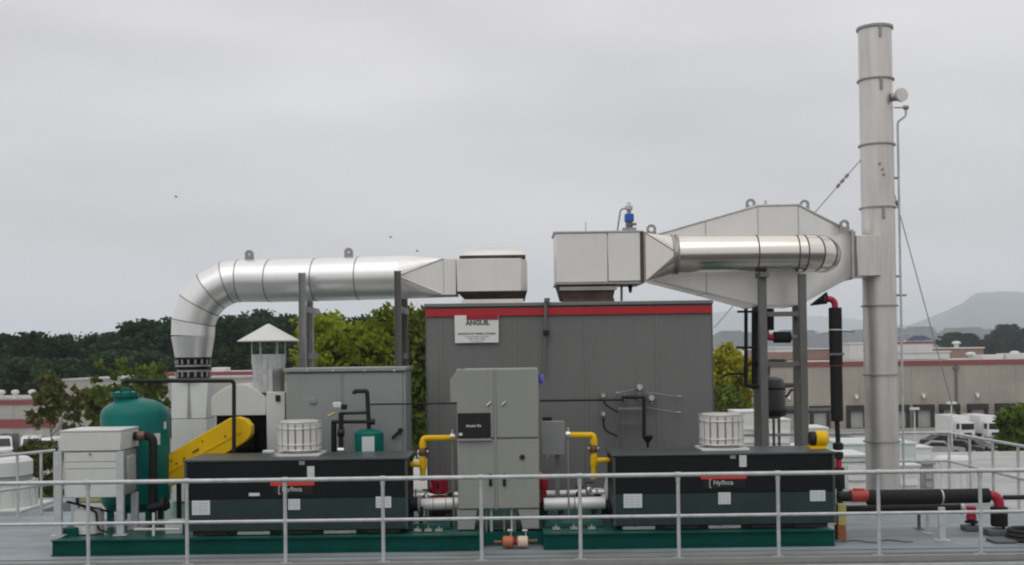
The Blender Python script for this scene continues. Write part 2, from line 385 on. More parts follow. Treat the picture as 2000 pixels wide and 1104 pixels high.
def roof_box(px0, px1, y0, y1, Y, d, m, label, rail=True):
    b = MB().pbox(px0, y0, px1, y1, Y, Y+d)
    T = Thing('roof_house', label, 'roof structure', ((b.v[0][0]+b.v[1][0])/2, Y, b.v[0][2]))
    T.part('wall', b, m, bevel=.03)
    T.part('roof_edge', MB().box(b.v[0][0]-.15, b.v[1][0]+.15, Y-.15, Y+d+.15, b.v[4][2]+.003, b.v[4][2]+.2), 'red_trim' if rail else 'white_far')
    n = max(2, int((b.v[1][0]-b.v[0][0])/2))
    for i in range(1, n):
        x = b.v[0][0]+(b.v[1][0]-b.v[0][0])*i/n
        T.part('seam_rib', MB().box(x-.04, x+.04, Y-.06, Y-.001, b.v[0][2], b.v[4][2]), m)
roof_box(1752, 1822, 671, 699, 150, 12, 'white_far', 'long white flat house with red edge on the warehouse roof beside the chimney')
roof_box(1660, 1688, 672, 701, 150, 8, 'white_far', 'narrow white box on the warehouse roof just left of the chimney', False)
roof_box(1762, 1855, 689, 702, 146, 3, 'white_far', 'low wide white plant base on the warehouse roof in front of the white house', False)
roof_box(1858, 1921, 681, 699, 165, 14, 'brown_roof', 'low brown penthouse on the warehouse roof under the dark trees', False)
roof_box(1500, 1640, 683, 703, 160, 16, 'brown_roof', 'wide brown roof block seen between the steel frame and the insulated black pipe', False)
roof_box(1515, 1548, 680, 688, 150, 5, 'white_far', 'small white roof hatch seen under the short black pipe', False)
for i, (px, py, lab) in enumerate(((1843,700,'small white vent on the warehouse roof below the brown penthouse'), (1896,700,'white mushroom vent on the warehouse roof edge under the dark trees'), (1982,698,'white roof vent nearest the right edge of the photo'), (1868,676,'white vent on top of the brown penthouse'))):
    p = P(px, py+4, 148)
    if i == 3: p = P(px, 681, 166)
    T = Thing('roof_vent', lab, 'roof vent', p)
    T.part('stem', MB().cyl(p, p+Vector((0,0,.7)), .35), 'white_far'); T.part('cap', MB().lathe([(.65,.7),(.6,.95),(.25,1.1)], p, 14), 'white_far')
# long low air units on the far roof edge
for px0, px1, y0, y1, lab in ((1920,1960,693,704,'long pale duct on the warehouse roof edge at right'), (1965,2060,690,702,'white roof block on the warehouse edge cut by the photo border')):
    single('roof_duct', MB().pbox(px0, y0, px1, y1, 143, 146), 'white_far', lab, 'roof duct', bevel=.05)
T,_,_,_ = building('blue_roof_building', 'far building with a dark blue roof behind the white roof house', 1768, 1812, 664, 260, 25, 'white_far', npan=3)
x0, x1 = PX(1766,262), PX(1815,262); z0 = PZ(1790,666,262); T.part('blue_roof', MB().prism([(x0,z0+.25),(x1,z0+.25),(x1-2,z0+1.2),(x0+1.5,z0+1.2)], 259, 286), 'blue_roof')
# left buildings
T, xa, xb, zt = building('store_building', 'pale low building with two red bands far behind the left guard rail', -260, 108, 783, 126, 12, 'concrete_pale', npan=9, trim=((.5,.02),(3.1,2.15)))
for px in (5, 14, 30): 
    x = PX(px,126); T.part('doorway', MB().box(x-.35, x+.35, 125.86, 125.99, GZ, GZ+2.5), 'steel_grey')
for px in (3, 30, 63):
    x = PX(px,128); single('roof_vent', MB().cyl((x,128,zt+.18), (x,128,zt+.7), .3).lathe([(.45,.6),(.4,.9),(.1,1)], (x,128,zt+.1), 12), 'white_far',
        {3:'white roof vent on the red banded building nearest the left border', 30:'low white roof vent in the middle of the red banded building', 63:'white roof vent on the red banded building nearest the sapling'}[px], 'roof vent')
T, xa, xb, zt = building('concrete_building', 'beige panel building behind the green tank and the young trees', 122, 640, 741, 95, 20, 'concrete_pale', npan=9)
b = MB().pbox(300, 727, 600, 741, 102, 115)
T2 = Thing('roof_house', 'pale rooftop storey with red band behind the dark flexible duct joint', 'roof structure', (b.v[0][0], 102, b.v[0][2])); T2.part('wall', b, 'concrete_pale')
T2.part('fascia', MB().box(b.v[0][0]-.1, b.v[1][0]+.1, 101.9, 101.99, b.v[4][2]-.45, b.v[4][2]+.05), 'red_trim')
single('roof_duct', MB().pbox(413, 718, 440, 727, 104, 106), 'white_far', 'small white block on the pale rooftop storey right of the flexible joint', 'roof duct', bevel=.05)

# ------------------------------------------------------------------ trees
def crown(seed, h, base, r, ncl, nleaf, leaf, flat=1., cr_=(.10,.2)):
    rr = random.Random(seed); mb = MB(); vs = mb.v; fs = mb.f
    cl = []
    lobes = [(rr.uniform(-.45,.45)*r, rr.uniform(-.45,.45)*r, base+(h-base)*rr.uniform(.3,.8), rr.uniform(.45,.7)*r) for _ in range(7)]
    lobes.append((0,0,base+(h-base)*.72, r*.6))
    for i in range(ncl):
        L = rr.choice(lobes)
        d = Vector((rr.gauss(0,1), rr.gauss(0,1), rr.gauss(0,1)+.25)).normalized()
        k = rr.uniform(.6,1.05)
        cl.append((Vector((L[0],L[1],L[2]))+Vector((d.x,d.y,d.z*flat))*L[3]*k, rr.uniform(*cr_)*r))
    for c, cr in cl:
        if c.z < base*.8: continue
        for _ in range(nleaf):
            p = c+Vector((rr.gauss(0,.6), rr.gauss(0,.6), rr.gauss(0,.45)))*cr
            if p.z > h: continue
            n = Vector((rr.gauss(0,1), rr.gauss(0,1), abs(rr.gauss(0,1))+.2)).normalized()
            u = n.cross(Vector((rr.gauss(0,1), rr.gauss(0,1), rr.gauss(0,1)))).normalized(); w = n.cross(u)
            s = leaf*rr.uniform(.5,1.5); a, b = u*s, w*s*.55
            k = len(vs); vs += [tuple(p-a), tuple(p-b+a*.1), tuple(p+a), tuple(p+b+a*.1)]; fs.append((k,k+1,k+2,k+3))
    zm = max(v[2] for v in vs); mb.v = [(x,y,base+(z-base)*(h-base)/(zm-base) if z > base else z) for x,y,z in vs]
    return mb
def trunk(seed, h, base, r, thick):
    rr = random.Random(seed); mb = MB(); n = 8
    pts = [Vector((0,0,-.1))]+[Vector((rr.uniform(-.04,.04)*h*i/5, rr.uniform(-.04,.04)*h*i/5, h*.8*i/5)) for i in range(1,6)]
    rg = rings(pts, thick, n); rg = [[pts[i]+(v-pts[i])*(1-.85*i/5) for v in g] for i, g in enumerate(rg)]; mb.loft(rg)
    for i in range(9):
        t = rr.uniform(.35,.85); k = min(4, int(t*5)); p = pts[k].lerp(pts[k+1], t*5-k); a = rr.uniform(0,6.28)
        q = p+Vector((math.cos(a)*r*.75, math.sin(a)*r*.75, h*rr.uniform(.08,.22))); m = p.lerp(q,.5)+Vector((0,0,-.04*h))
        mb.cyl(p, m, thick*.32, thick*.2, 6); mb.cyl(m, q, thick*.2, thick*.05, 6)
    return mb
def tree(name, label, loc, seed, h, base, r, ncl, nleaf, leaf, lm, group=None, thick=.2, flat=1., cr_=(.10,.2)):
    T = Thing(name, label, 'tree', loc, group); T.loc = (0,0,0)
    T.part('crown', crown(seed,h,base,r,ncl,nleaf,leaf,flat,cr_), lm, smooth=0); T.part('trunk', trunk(seed,h,base,r,thick), 'bark')
    T.loc = tuple(loc); return T
FARLAB = 'dark green tree forming the skyline of the far left wood'
far = [tree('broadleaf_tree', FARLAB, (-60-12*i,-160,GZ), 11+i, 16, 2.5, 5.2, 110, 84, .36, 'leaf_dark', 'dark trees of the far left wood', .3, 1., (.14,.26)) for i in range(4)]
def place_far(src, px, ytop, Y, k=0, label=FARLAB, group='dark trees of the far left wood', wide=1.):
    p = P(px, ytop, Y); h = p.z-GZ; s = h/16
    return copy_tree(src.o, (p.x, Y, GZ), rnd.uniform(0,6.28), label, group, (s*wide, s*wide, s))
row = [(-40,655,180),(8,648,170),(48,660,185),(92,645,165),(122,650,172),(155,668,185),(196,651,172),(232,646,180),(268,624,165),(290,622,172),(325,634,180),(358,616,168),(398,640,185),(430,618,176),(462,610,168),(500,606,175),(540,610,180),(575,608,170),(615,606,182),(655,606,175),(700,610,185),(740,614,178),(790,612,180),(840,612,185),(885,620,180)]
used = set()
for i, (px, y, Y) in enumerate(row):
    k = i % 4
    p = P(px,y,Y); s = (p.z-GZ)/16
    if k not in used:
        used.add(k); far[k].o.location = (p.x,Y,GZ); far[k].o.scale = (s*1.1,s*1.1,s)
    else: place_far(far[k], px, y+rnd.uniform(-5,7), Y, wide=rnd.uniform(.85,1.3))
for i, (px, y, Y) in enumerate([(-10,690,150),(45,694,148),(100,698,146),(150,700,150),(205,690,148),(255,680,150),(310,690,150),(355,690,152),(440,680,150),(490,672,150),(560,670,152),(600,680,150)]):
    place_far(far[(i+1)%4], px, y, Y, label='lower dark tree in the front row of the far left wood, below the skyline trees', group='front row of the far left wood', wide=1.45)
# lime trees close behind the plant
LG = 'lime green trees behind the grey cabinet'
tree('lime_tree', 'bright lime green tree standing right of the rain hat vent', (PX(672,58),58,GZ), 31, PZ(672,602,58)-GZ, 3.5, 2.4, 330, 46, .15, 'leaf_lime', LG, .22)
tree('lime_tree', 'tallest lime green tree, between the two duct support posts', (PX(742,52),52,GZ), 32, PZ(742,588,52)-GZ, 3.0, 2.3, 330, 46, .15, 'leaf_lime', LG, .22)
tree('lime_tree', 'lime and dark green tree against the left edge of the grey housing', (PX(822,46),46,GZ), 33, PZ(822,594,46)-GZ, 2.5, 1.7, 300, 46, .14, 'leaf_mid', LG, .2)
tree('lime_tree', 'low lime tree filling the gap behind the grey cabinet', (PX(632,50),50,GZ), 34, PZ(632,640,50)-GZ, 2.5, 1.6, 200, 46, .14, 'leaf_lime', LG, .2)
tree('yellow_tree', 'yellowing tree behind the right edge of the grey housing', (PX(1424,80),80,GZ), 35, PZ(1424,665,80)-GZ, 2.5, 2.2, 260, 46, .18, 'leaf_yellow', None, .22)
tree('green_bush_tree', 'green bushy tree under the yellowing tree', (PX(1420,72),72,GZ), 36, PZ(1420,742,72)-GZ, 1.5, 1.7, 200, 40, .16, 'leaf_mid', None, .15)
tree('sapling', 'thin olive sapling left of the white dryer', (PX(98,62),62,GZ), 37, PZ(98,722,62)-GZ, 4.0, 1.15, 70, 34, .14, 'leaf_olive', None, .1)
tree('sapling', 'sparse olive sapling behind the white dryer, in front of the beige building', (PX(146,66),66,GZ), 38, PZ(146,748,66)-GZ, 3.5, .95, 50, 30, .14, 'leaf_olive', None, .09)
tree('young_tree', 'mid green young tree rising behind the green tank', (PX(222,74),74,GZ), 39, PZ(222,694,74)-GZ, 3.5, 1.9, 130, 40, .17, 'leaf_mid', None, .14)
tree('young_tree', 'mid green young tree between the green tank and the white duct', (PX(292,78),78,GZ), 40, PZ(292,704,78)-GZ, 3.5, 1.6, 110, 40, .17, 'leaf_mid', None, .14)
tree('round_tree', 'round dark green tree beside the parked trucks at the right border', (PX(1992,64),64,GZ), 41, PZ(1992,786,64)-GZ, .6, 2.0, 420, 50, .16, 'leaf_mid', None, .15)
tree('low_tree', 'dark olive tree at the foot of the sapling left of the dryer', (PX(70,58),58,GZ), 42, PZ(70,850,58)-GZ, .6, 1.6, 150, 40, .14, 'leaf_olive', None, .1)
RG = 'dark trees beyond the warehouse'; RL = 'hazy dark tree in the belt beyond the warehouse roof'
fs_ = tree('broadleaf_tree', RL, (PX(1870,520),520,GZ), 51, 16, 2.5, 6, 190, 60, .4, 'leaf_far', RG, .3)
fs_.o.scale = ((PZ(1870,648,520)-GZ)/16,)*3
for i, (px, y, Y, w) in enumerate([(1852,655,228,1.0),(1888,650,232,1.1),(1908,664,228,1.0),(1930,662,226,1.1),(1950,640,240,.9),(1972,632,242,.9),(1992,644,240,1.0),(2014,640,236,1.0),(2040,650,230,1.2),(1865,672,215,1.3),(1900,671,215,1.3),(1920,668,215,1.3),(1940,668,215,1.2),(1960,660,214,1.2),(1976,664,214,1.2),(2004,668,216,1.2)]):
    place_far(fs_, px, y, Y*2.25, label=RL, group=RG, wide=w)
HG = 'pale far trees below the hill'; HL = 'small blue grey tree in the far belt below the hills'
for i in range(34):
    px = 1400+i*18.5+rnd.uniform(-6,6); place_far(fs_, px, (651 if px < 1700 else 645)+rnd.uniform(-8,6), rnd.uniform(2700,3200), label=HL, group=HG, wide=1.9)

# ------------------------------------------------------------------ vehicles in the yards
def make_car(label, paint, group, van=False):
    T = Thing('parked_car' if not van else 'parked_van', label, 'car' if not van else 'van', (0,0,0), group)
    L, Wd, H = (4.5,1.8,1.45) if not van else (5.2,2.0,2.3)
    if van: prof = [(-2.6,.35),(2.5,.35),(2.6,.9),(2.35,1.15),(1.75,1.25),(1.1,2.2),(.8,2.3),(-2.5,2.3),(-2.6,2.1)]
    else: prof = [(-2.2,.32),(2.2,.32),(2.25,.62),(2.1,.8),(1.0,.92),(.35,1.4),(-.9,1.45),(-1.7,1.02),(-2.2,.95),(-2.25,.6)]
    body = T.part('body', MB().prism(prof, -Wd/2, Wd/2), paint, bevel=.07, seg=2)
    if van: T.part('windscreen', MB().hexa([(1.72,-.82,1.33),(1.72,.82,1.33),(1.17,.76,2.1),(1.17,-.76,2.1)], [(1.82,-.82,1.33),(1.82,.82,1.33),(1.25,.76,2.12),(1.25,-.76,2.12)]), 'glass_dark')
    else: T.part('windscreen', MB().hexa([(.93,-.78,.95),(.93,.78,.95),(.4,.68,1.36),(.4,-.68,1.36)], [(1.02,-.78,.95),(1.02,.78,.95),(.47,.68,1.37),(.47,-.68,1.37)]), 'glass_dark')
    for s in (-1,1):
        y = s*(Wd/2+.006)
        T.part('side_window', MB().prism([(.75,.98),(.3,1.34),(-.85,1.37),(-1.3,1.02)] if not van else [(1.5,1.35),(1.05,2.0),(.3,2.0),(.3,1.35)], min(y,y-s*.05), max(y,y-s*.05)), 'glass_dark')
        for x in (-1.4,1.4):
            w = T.part('wheel', MB().cyl((x,s*(Wd/2-.16),.33),(x,s*(Wd/2+.02),.33),.33), 'rubber')
            T.part('rim', MB().cyl((x,s*(Wd/2+.015),.33),(x,s*(Wd/2+.03),.33),.2), 'car_silver', parent=w)
        T.part('headlight', MB().box(2.05 if not van else 2.4, 2.27 if not van else 2.62, s*.55-.18, s*.55+.18, .62, .76), 'car_silver')
    return T
CG = 'vehicles parked in the yards'
def drop(src, px, y_base, rz, label, first=False):
    off = y_base-(690-(px-1000)*.0133); Y = (EYE.z-GZ)*FPX/off; loc = (PX(px,Y,y_base),Y,GZ)
    if first: src.o.location = loc; src.o.rotation_euler = (0,0,rz); return
    copy_tree(src.o, loc, rz, label)
vw = make_car('white van parked far left, cut by the left border', 'car_white', CG, True); drop(vw, 2, 893, R(-60), None, True)
drop(vw, 62, 893, R(-70), 'white van parked behind the small sapling, second from the left border')
drop(vw, 100, 897, R(-100), 'white van half hidden behind the sapling beside the dryer')
cs = make_car('silver grey car parked on the yard behind the right railing corner', 'car_silver', CG); drop(cs, 1838, 890, R(-20), None, True)
drop(cs, 18, 912, R(10), 'silver grey car in front of the vans at the left border')
cb = make_car('black car parked right of the silver car behind the railing corner', 'car_black', CG); drop(cb, 1876, 887, R(-30), None, True)
drop(cb, 1842, 876, R(10), 'black car parked behind the silver car, right yard'); drop(cb, 1903, 884, R(-60), 'black car parked rightmost in the yard, near the round tree')
drop(cb, 75, 915, R(30), 'black car under the sapling left of the dryer')
cr_ = make_car('dark red car beside the red banded building at the left border', 'car_red', CG); drop(cr_, 4, 852, R(0), None, True)
drop(cb, 28, 850, R(0), 'black car against the wall of the red banded building')
def make_truck(label):
    T = Thing('box_truck', label, 'truck', (0,0,0), 'white trucks backed up to the docks')
    T.part('cargo_box', MB().box(-1.3,1.3,-1.0,5.2,1.0,3.7), 'car_white', bevel=.05)
    T.part('cab', MB().prism([(-1.15,.5),(1.15,.5),(1.15,2.0),(1.05,2.9),(-1.05,2.9),(-1.15,2.0)], -3.0, -1.1), 'car_white', bevel=.08, seg=2)
    T.part('windscreen', MB().box(-.98,.98,-3.03,-2.9,1.75,2.65), 'glass_dark')
    T.part('bumper', MB().box(-1.15,1.15,-3.15,-2.95,.35,.75), 'galv_dark', bevel=.03)
    T.part('grille', MB().box(-.6,.6,-3.04,-2.95,.85,1.3), 'black')
    for s in (-1,1):
        T.part('headlight', MB().box(s*.9-.16,s*.9+.16,-3.05,-2.95,.85,1.1), 'steel_bright')
        T.part('side_window', MB().box(min(s*1.13,s*1.17),max(s*1.13,s*1.17),-2.7,-1.7,1.8,2.6), 'glass_dark')
        for y in (-2.2,4.2): T.part('wheel', MB().cyl((s*.85,y,.5),(s*1.15,y,.5),.5), 'rubber')
    T.part('chassis', MB().box(-.5,.5,-2.9,5.1,.55,.98), 'black')
    return T
tk = make_truck('white box truck at the dock, left one of the two')
YT = 124.; tk.o.location = (PX(1872,YT,830),YT,GZ+.55); tk.o.rotation_euler = (0,0,R(4)); tk.o.scale = (.72,.72,.72)
copy_tree(tk.o, (PX(1925,YT,830),YT,GZ+.55), R(4), 'white box truck at the dock beside the round tree')
single('loading_ramp', MB().box(PX(1700,YT),PX(2100,YT),YT-4,YW-1,GZ+.005,GZ+.55), 'ground', kind='structure')
# yard light poles
for px, yt, Y, lab in ((1786,801,118,'white lamp pole standing in the yard right of the chimney'), (1858,790,112,'thin white pole in the yard in front of the left truck')):
    p = P(px,yt,Y); T = Thing('lamp_post', lab, 'lamp post', (p.x,Y,GZ)); T.part('pole', MB().cyl((p.x,Y,GZ),(p.x,Y,p.z),.09,.06,8), 'white_far'); T.part('lamp_head', MB().box(p.x-.45,p.x+.5,Y-.2,Y+.2,p.z,p.z+.25), 'white_far', bevel=.04)

# ------------------------------------------------------------------ units on the lower roof
def ribbed_unit(label, cx, cy, z, r, h):
    T = Thing('ribbed_roof_fan', label, 'roof fan', (cx,cy,z), 'white ribbed roof fans')
    T.part('base_flange', MB().box(cx-r*1.08,cx+r*1.08,cy-r*1.08,cy+r*1.08,z,z+.05), 'white_paint', bevel=.01)
    T.part('body', MB().lathe([(r*.97,.05),(r*.92,h*.55)], (cx,cy,z), 28), 'white_paint')
    d = T.part('rib', MB().box(cx-.018,cx+.018,cy-r*1.0,cy-r*.94,z+.05,z+h*.55), 'white_paint')
    for k in range(1,18):
        a = 2*math.pi*k/18; o = bpy.data.objects.new('rib', d.data); COL.objects.link(o); o.parent = T.o; o.rotation_euler.z = a
    T.part('neck', MB().lathe([(r*.86,h*.55+.002),(r*.84,h*.64)], (cx,cy,z), 28), 'galv_dark')
    T.part('cap', MB().lathe([(r*.80,h*.64),(r*.86,h*.66),(r*.86,h*.93),(r*.74,h)], (cx,cy,z), 28), 'white_paint')
    return T
ribbed_unit('white ribbed roof fan behind the rail at the left border', PX(2,20.2,960), 20.2, 0, .62, .9)
Yr = 30.5; ribbed_unit('white ribbed roof fan on the lower roof under the right railing corner', PX(1862,Yr,930), Yr, -1.25, .56, .95)
def louver_unit(label, px0, px1, y0, Y, d, z0, m='white_paint', n=5):
    xa, xb = PX(px0,Y,900), PX(px1,Y,900); zt = PZ((px0+px1)/2,y0,Y)
    T = Thing('rooftop_air_unit', label, 'rooftop unit', ((xa+xb)/2,Y,z0)); T.part('casing', MB().box(xa,xb,Y,Y+d,z0,zt), m, bevel=.015)
    T.part('top_lid', MB().box(xa-.03,xb+.03,Y-.03,Y+d+.03,zt+.003,zt+.05), m)
    for i in range(n):
        z = z0+.15+(zt-z0-.25)*i/n; T.part('louver', MB().hexa([(xa+.06,Y-.002,z),(xb-.06,Y-.002,z),(xb-.06,Y-.002,z+.12),(xa+.06,Y-.002,z+.12)], [(xa+.06,Y-.05,z-.02),(xb-.06,Y-.05,z-.02),(xb-.06,Y-.01,z+.12),(xa+.06,Y-.01,z+.12)]), m)
    T.part('curb', MB().box(xa+.02,xb-.02,Y+.02,Y+d-.02,z0-.0,z0+.1), 'galv_dark')
louver_unit('white louvered air unit on the lower roof just left of the chimney', 1650, 1698, 893, 25.5, 1.4, -1.25, n=6)
louver_unit('pale green wide air unit on the lower roof behind the chimney', 1646, 1790, 869, 33, 2.2, -1.25, 'pale_green_box', n=2)
louver_unit('small white air unit right of the chimney on the lower roof', 1752, 1796, 912, 26, 1.0, -1.25, n=3)
louver_unit('dark grey condenser on the lower roof between the chimney and the ribbed fan', 1802, 1824, 908, 27, .8, -1.25, 'galv_dark', n=4)
louver_unit('low white unit with raised lid behind the dark condenser', 1785, 1820, 876, 36, 1.0, -1.25, n=2)
louver_unit('white air unit seen between the steel frame legs', 1500, 1545, 822, 38, 1.5, -1.25, n=4)
louver_unit('broad white air unit behind the right exhaust fan and frame', 1440, 1505, 806, 40, 1.5, -1.25, n=3)
louver_unit('white air unit between the frame and the black insulated pipe', 1582, 1618, 838, 36, 1.4, -1.25, n=3)
louver_unit('long pale unit across the lower roof behind the yellow motor', 1500, 1700, 873, 40.5, 1.2, -1.25, n=2)
single('roof_pipe', MB().tube(fillet([P(1765,905,28),P(1838,900,28),P(1842,930,28)],.15),.03), 'white_paint', 'white pipe loop on the lower roof in front of the ribbed fan', 'pipe')

# ------------------------------------------------------------------ guard rails
def post_mesh(T, x, y, h=1.07, r=.024, m='galv'):
    return T.part('post', MB().cyl((x,y,.012),(x,y,h-r),r,n=10), m)
YF = 14.4
T = Thing('guard_rail', 'long galvanised pipe guard rail across the front of the plant', 'railing', (0,YF,0))
zt, zm = 1.07, .545
first = None; xs = [PX(px,YF,1000) for px in (-214,-20,172,365,557,748,940,1133,1325,1520,1716,1915,2110)]
for i, x in enumerate(xs):
    ps = post_mesh(T, x, YF)
    if i == 0: fA = T.part('fitting', MB().cyl((x-.035,YF,1.07),(x+.035,YF,1.07),.035,n=12).cyl((x,YF,.985),(x,YF,1.04),.03,n=12), 'galv', parent=None); fB = T.part('fitting', MB().cyl((x-.03,YF,.545),(x+.03,YF,.545),.029,n=12).cyl((x,YF,.515),(x,YF,.575),.03,n=12), 'galv')
    else: T.same('fitting', fA, (x-xs[0],0,0)); T.same('fitting', fB, (x-xs[0],0,0))
    T.part('foot_plate', MB().box(x-.07,x+.07,YF-.06,YF+.06,0.002,.014), 'galv', parent=ps)
T.part('top_rail', MB().cyl((xs[0]-.3,YF,zt),(XR,YF,zt),.028,n=12), 'galv')
T.part('mid_rail', MB().cyl((xs[0]-.3,YF,zm),(XR,YF,zm),.022,n=12), 'galv')
T = Thing('guard_rail', 'galvanised guard rail along the rear and right edge of the roof deck', 'railing', (XR,20.9,0))
xb = PX(1640,20.9)
for rz in (1.07,.55): T.part('top_rail' if rz > 1 else 'mid_rail', MB().tube(fillet([(-1.5,20.9,rz),(XR-.1,20.9,rz),(XR-.1,14.45,rz)],.08,3),.026,10), 'galv')
for x in [-.5,1,2.5,4,5.5,PX(1691,20.9),PX(1763,20.9)]: post_mesh(T,x,20.9)
for y in (20.85,19.9,18.95,18.0,17.1,16.2,15.3): post_mesh(T,XR-.1,y)
T = Thing('guard_rail', 'galvanised guard rail in front of the ribbed fan at the left border', 'railing', (-8.3,19,0))
A, B = Vector((PX(-140,17.4),17.4,0)), Vector((PX(106,19.5),19.5,0))
for rz in (1.07,.5): T.part('top_rail' if rz > 1 else 'mid_rail', MB().cyl(A+Vector((0,0,rz)),B+Vector((0,0,rz)),.026,n=10), 'galv')
for t in (.05,.68,.88,1): q = A.lerp(B,t); post_mesh(T,q.x,q.y)
# roof edge
T = Thing('roof_edge_trim', 'galvanised metal roof edge with dark gutter along the bottom of the photo', 'roof edge', (0,14.3,0))
T.part('edge_cap', MB().box(-16,XR+.05,14.262,14.33,-.05,.03), 'galv_dark', bevel=.006)
T.part('gutter', MB().box(-16,XR+.1,14.16,14.255,-.10,-.045), 'steel_grey', bevel=.005)
T.part('gutter_lip', MB().box(-16,XR+.1,14.12,14.155,-.115,-.05), 'galv', bevel=.004)
T.part('toe_angle', MB().box(-16,XR,14.48,14.5,.004,.03), 'galv_dark')

# ------------------------------------------------------------------ skid
YS = 15.2
T = Thing('equipment_skid', 'dark green steel base frame under all the machines', 'skid', (0,YS,0))
def beam(xa, xb, y):
    b = T.part('side_beam', MB().box(xa,xb,y,y+.012,.02,.20).box(xa,xb,y-.05,y+.07,.20,.212).box(xa,xb,y-.05,y+.07,.008,.02), 'green_paint', bevel=.002); return b
beam(PX(102,YS,1070), PX(938,YS,1070), YS); beam(PX(1062,YS,1070), PX(1630,YS,1070), YS)
T.part('recess_beam', MB().box(PX(938,15.4,1060),PX(1062,15.4,1060),15.5,15.515,.02,.2), 'green_paint')
for px in (938,1062): x = PX(px,YS,1070); T.part('end_plate', MB().box(x-.006,x+.006,YS+.07,15.75,.02,.2), 'green_paint')
x0, x1 = PX(102,YS,1070), PX(1630,YS,1070)
for x in (x0+.006,x1-.006): T.part('end_beam', MB().box(x-.006,x+.006,YS+.072,20.3,.012,.2), 'green_paint')
T.part('deck_plate', MB().box(x0,x1,15.78,20.4,.185,.198).box(x0,PX(938,YS,1070),YS+.075,15.778,.185,.198).box(PX(1062,YS,1070),x1,YS+.075,15.778,.185,.198), 'green_deck')
SZ = .214
# ------------------------------------------------------------------ compressors
def compressor(label, px0, px1, white_bits):
    y0 = 15.42; y1 = 16.42
    xa, xb = PX(px0,y0,960), PX(px1,y0,960)
    zb, zs, zt = .27, .70, 1.245
    T = Thing('compressor', label, 'compressor', ((xa+xb)/2,y0,SZ), 'long dark compressor enclosures')
    T.part('casing', MB().box(xa+.012,xb-.012,y0+.02,y1,zb,zt-.03), 'black_panel', bevel=.01)
    T.part('lower_panel', MB().box(xa,xb,y0,y0+.018,zb,zs-.003), 'dark_green_panel', bevel=.003)
    T.part('upper_panel', MB().box(xa,xb,y0,y0+.018,zs+.003,zt-.035), 'black_panel', bevel=.003)
    T.part('lid', MB().box(xa-.015,xb+.015,y0-.015,y1+.015,zt-.032,zt), 'dark_lid', bevel=.008)
    T.part('base_rail', MB().box(xa+.1,xb-.1,y0+.05,y0+.12,SZ,zb-.002).box(xa+.1,xb-.1,y1-.15,y1-.08,SZ,zb-.002), 'black')
    for k in range(5):
        x = xa+.35+(xb-xa-.7)*k/4; T.part('foot_pad', MB().box(x-.22,x+.22,y0+.01,y0+.048,SZ+.002,zb-.012), 'steel_bright' if k in white_bits else 'black')
    for x in (xa+.02,xb-.02): T.part('corner_post', MB().box(x-.018,x+.018,y0-.006,y0-.001,zb,zt-.04), 'dark_lid')
    # logo plate
    def q(px,py): return P(px,py,y0)
    return T, xa, xb, y0, zt
def sticker(T, px0, py0, px1, py1, y, lines=0, m='sticker', name='sticker'):
    b = MB().pbox(px0,py0,px1,py1,y-.006,y-.003); s = T.part(name,b,m)
    x0,x1,z0,z1 = b.v[0][0],b.v[1][0],b.v[0][2],b.v[4][2]
    if lines:
        lb = MB()
        for i in range(lines):
            z = z1-(z1-z0)*(i+1)/(lines+1); h = (z1-z0)/(lines+1)*.14
            for j in range(3):
                a = x0+(x1-x0)*(.08+.29*j); lb.box(a,a+(x1-x0)*rnd.uniform(.14,.25),y-.0075,y-.0065,z-h,z+h)
        T.part('print',lb,'ink_soft',parent=s,kind='stuff')
    return s
def logo(T, px0, px1, py, y):
    T.part('logo_bar', MB().pbox(px0,py,px1,py+10,y-.012,y-.004), 'bright_red', bevel=.003)
    pl = T.part('logo_plate', MB().pbox(px0+6,py+10.5,px1-3,py+27,y-.008,y-.003), 'black')
    w = px1-px0
    a = P(px0+w*.20,py+17.5,y-.0085); text_part(T,'[',.13,(a.x,a.y,a.z),'ink_soft','lettering',pl)
    c = P(px0+w*.49,py+17,y-.0085); text_part(T,'Ny/Inca',.088,(c.x,c.y,c.z),'ink_grey','lettering',pl,bold=.001)
T, xa, xb, y0, zt = compressor('long black and dark green compressor box left of the tall control cabinet', 360, 797, (1,3))
logo(T,528,614,939,y0)
sticker(T,375,978,410,1006,y0,4); sticker(T,563,975,586,996,y0,5); sticker(T,734,970,764,992,y0,3); sticker(T,600,911,614,934,y0,5); sticker(T,486,963,507,969,y0,0)
sticker(T,584,900,595,908,y0,0,'galv_dark','nameplate')
C1 = T
T, xa, xb, y0, zt = compressor('long black and dark green compressor box right of the tall control cabinet', 1197, 1632, (0,2))
logo(T,1369,1458,926,y0)
sticker(T,1218,965,1254,992,y0,4); sticker(T,1403,962,1427,985,y0,5); sticker(T,1582,958,1612,979,y0,3); sticker(T,1444,888,1458,912,y0,4)
sticker(T,1426,888,1437,896,y0,0,'galv_dark','nameplate')
CT = 1.246
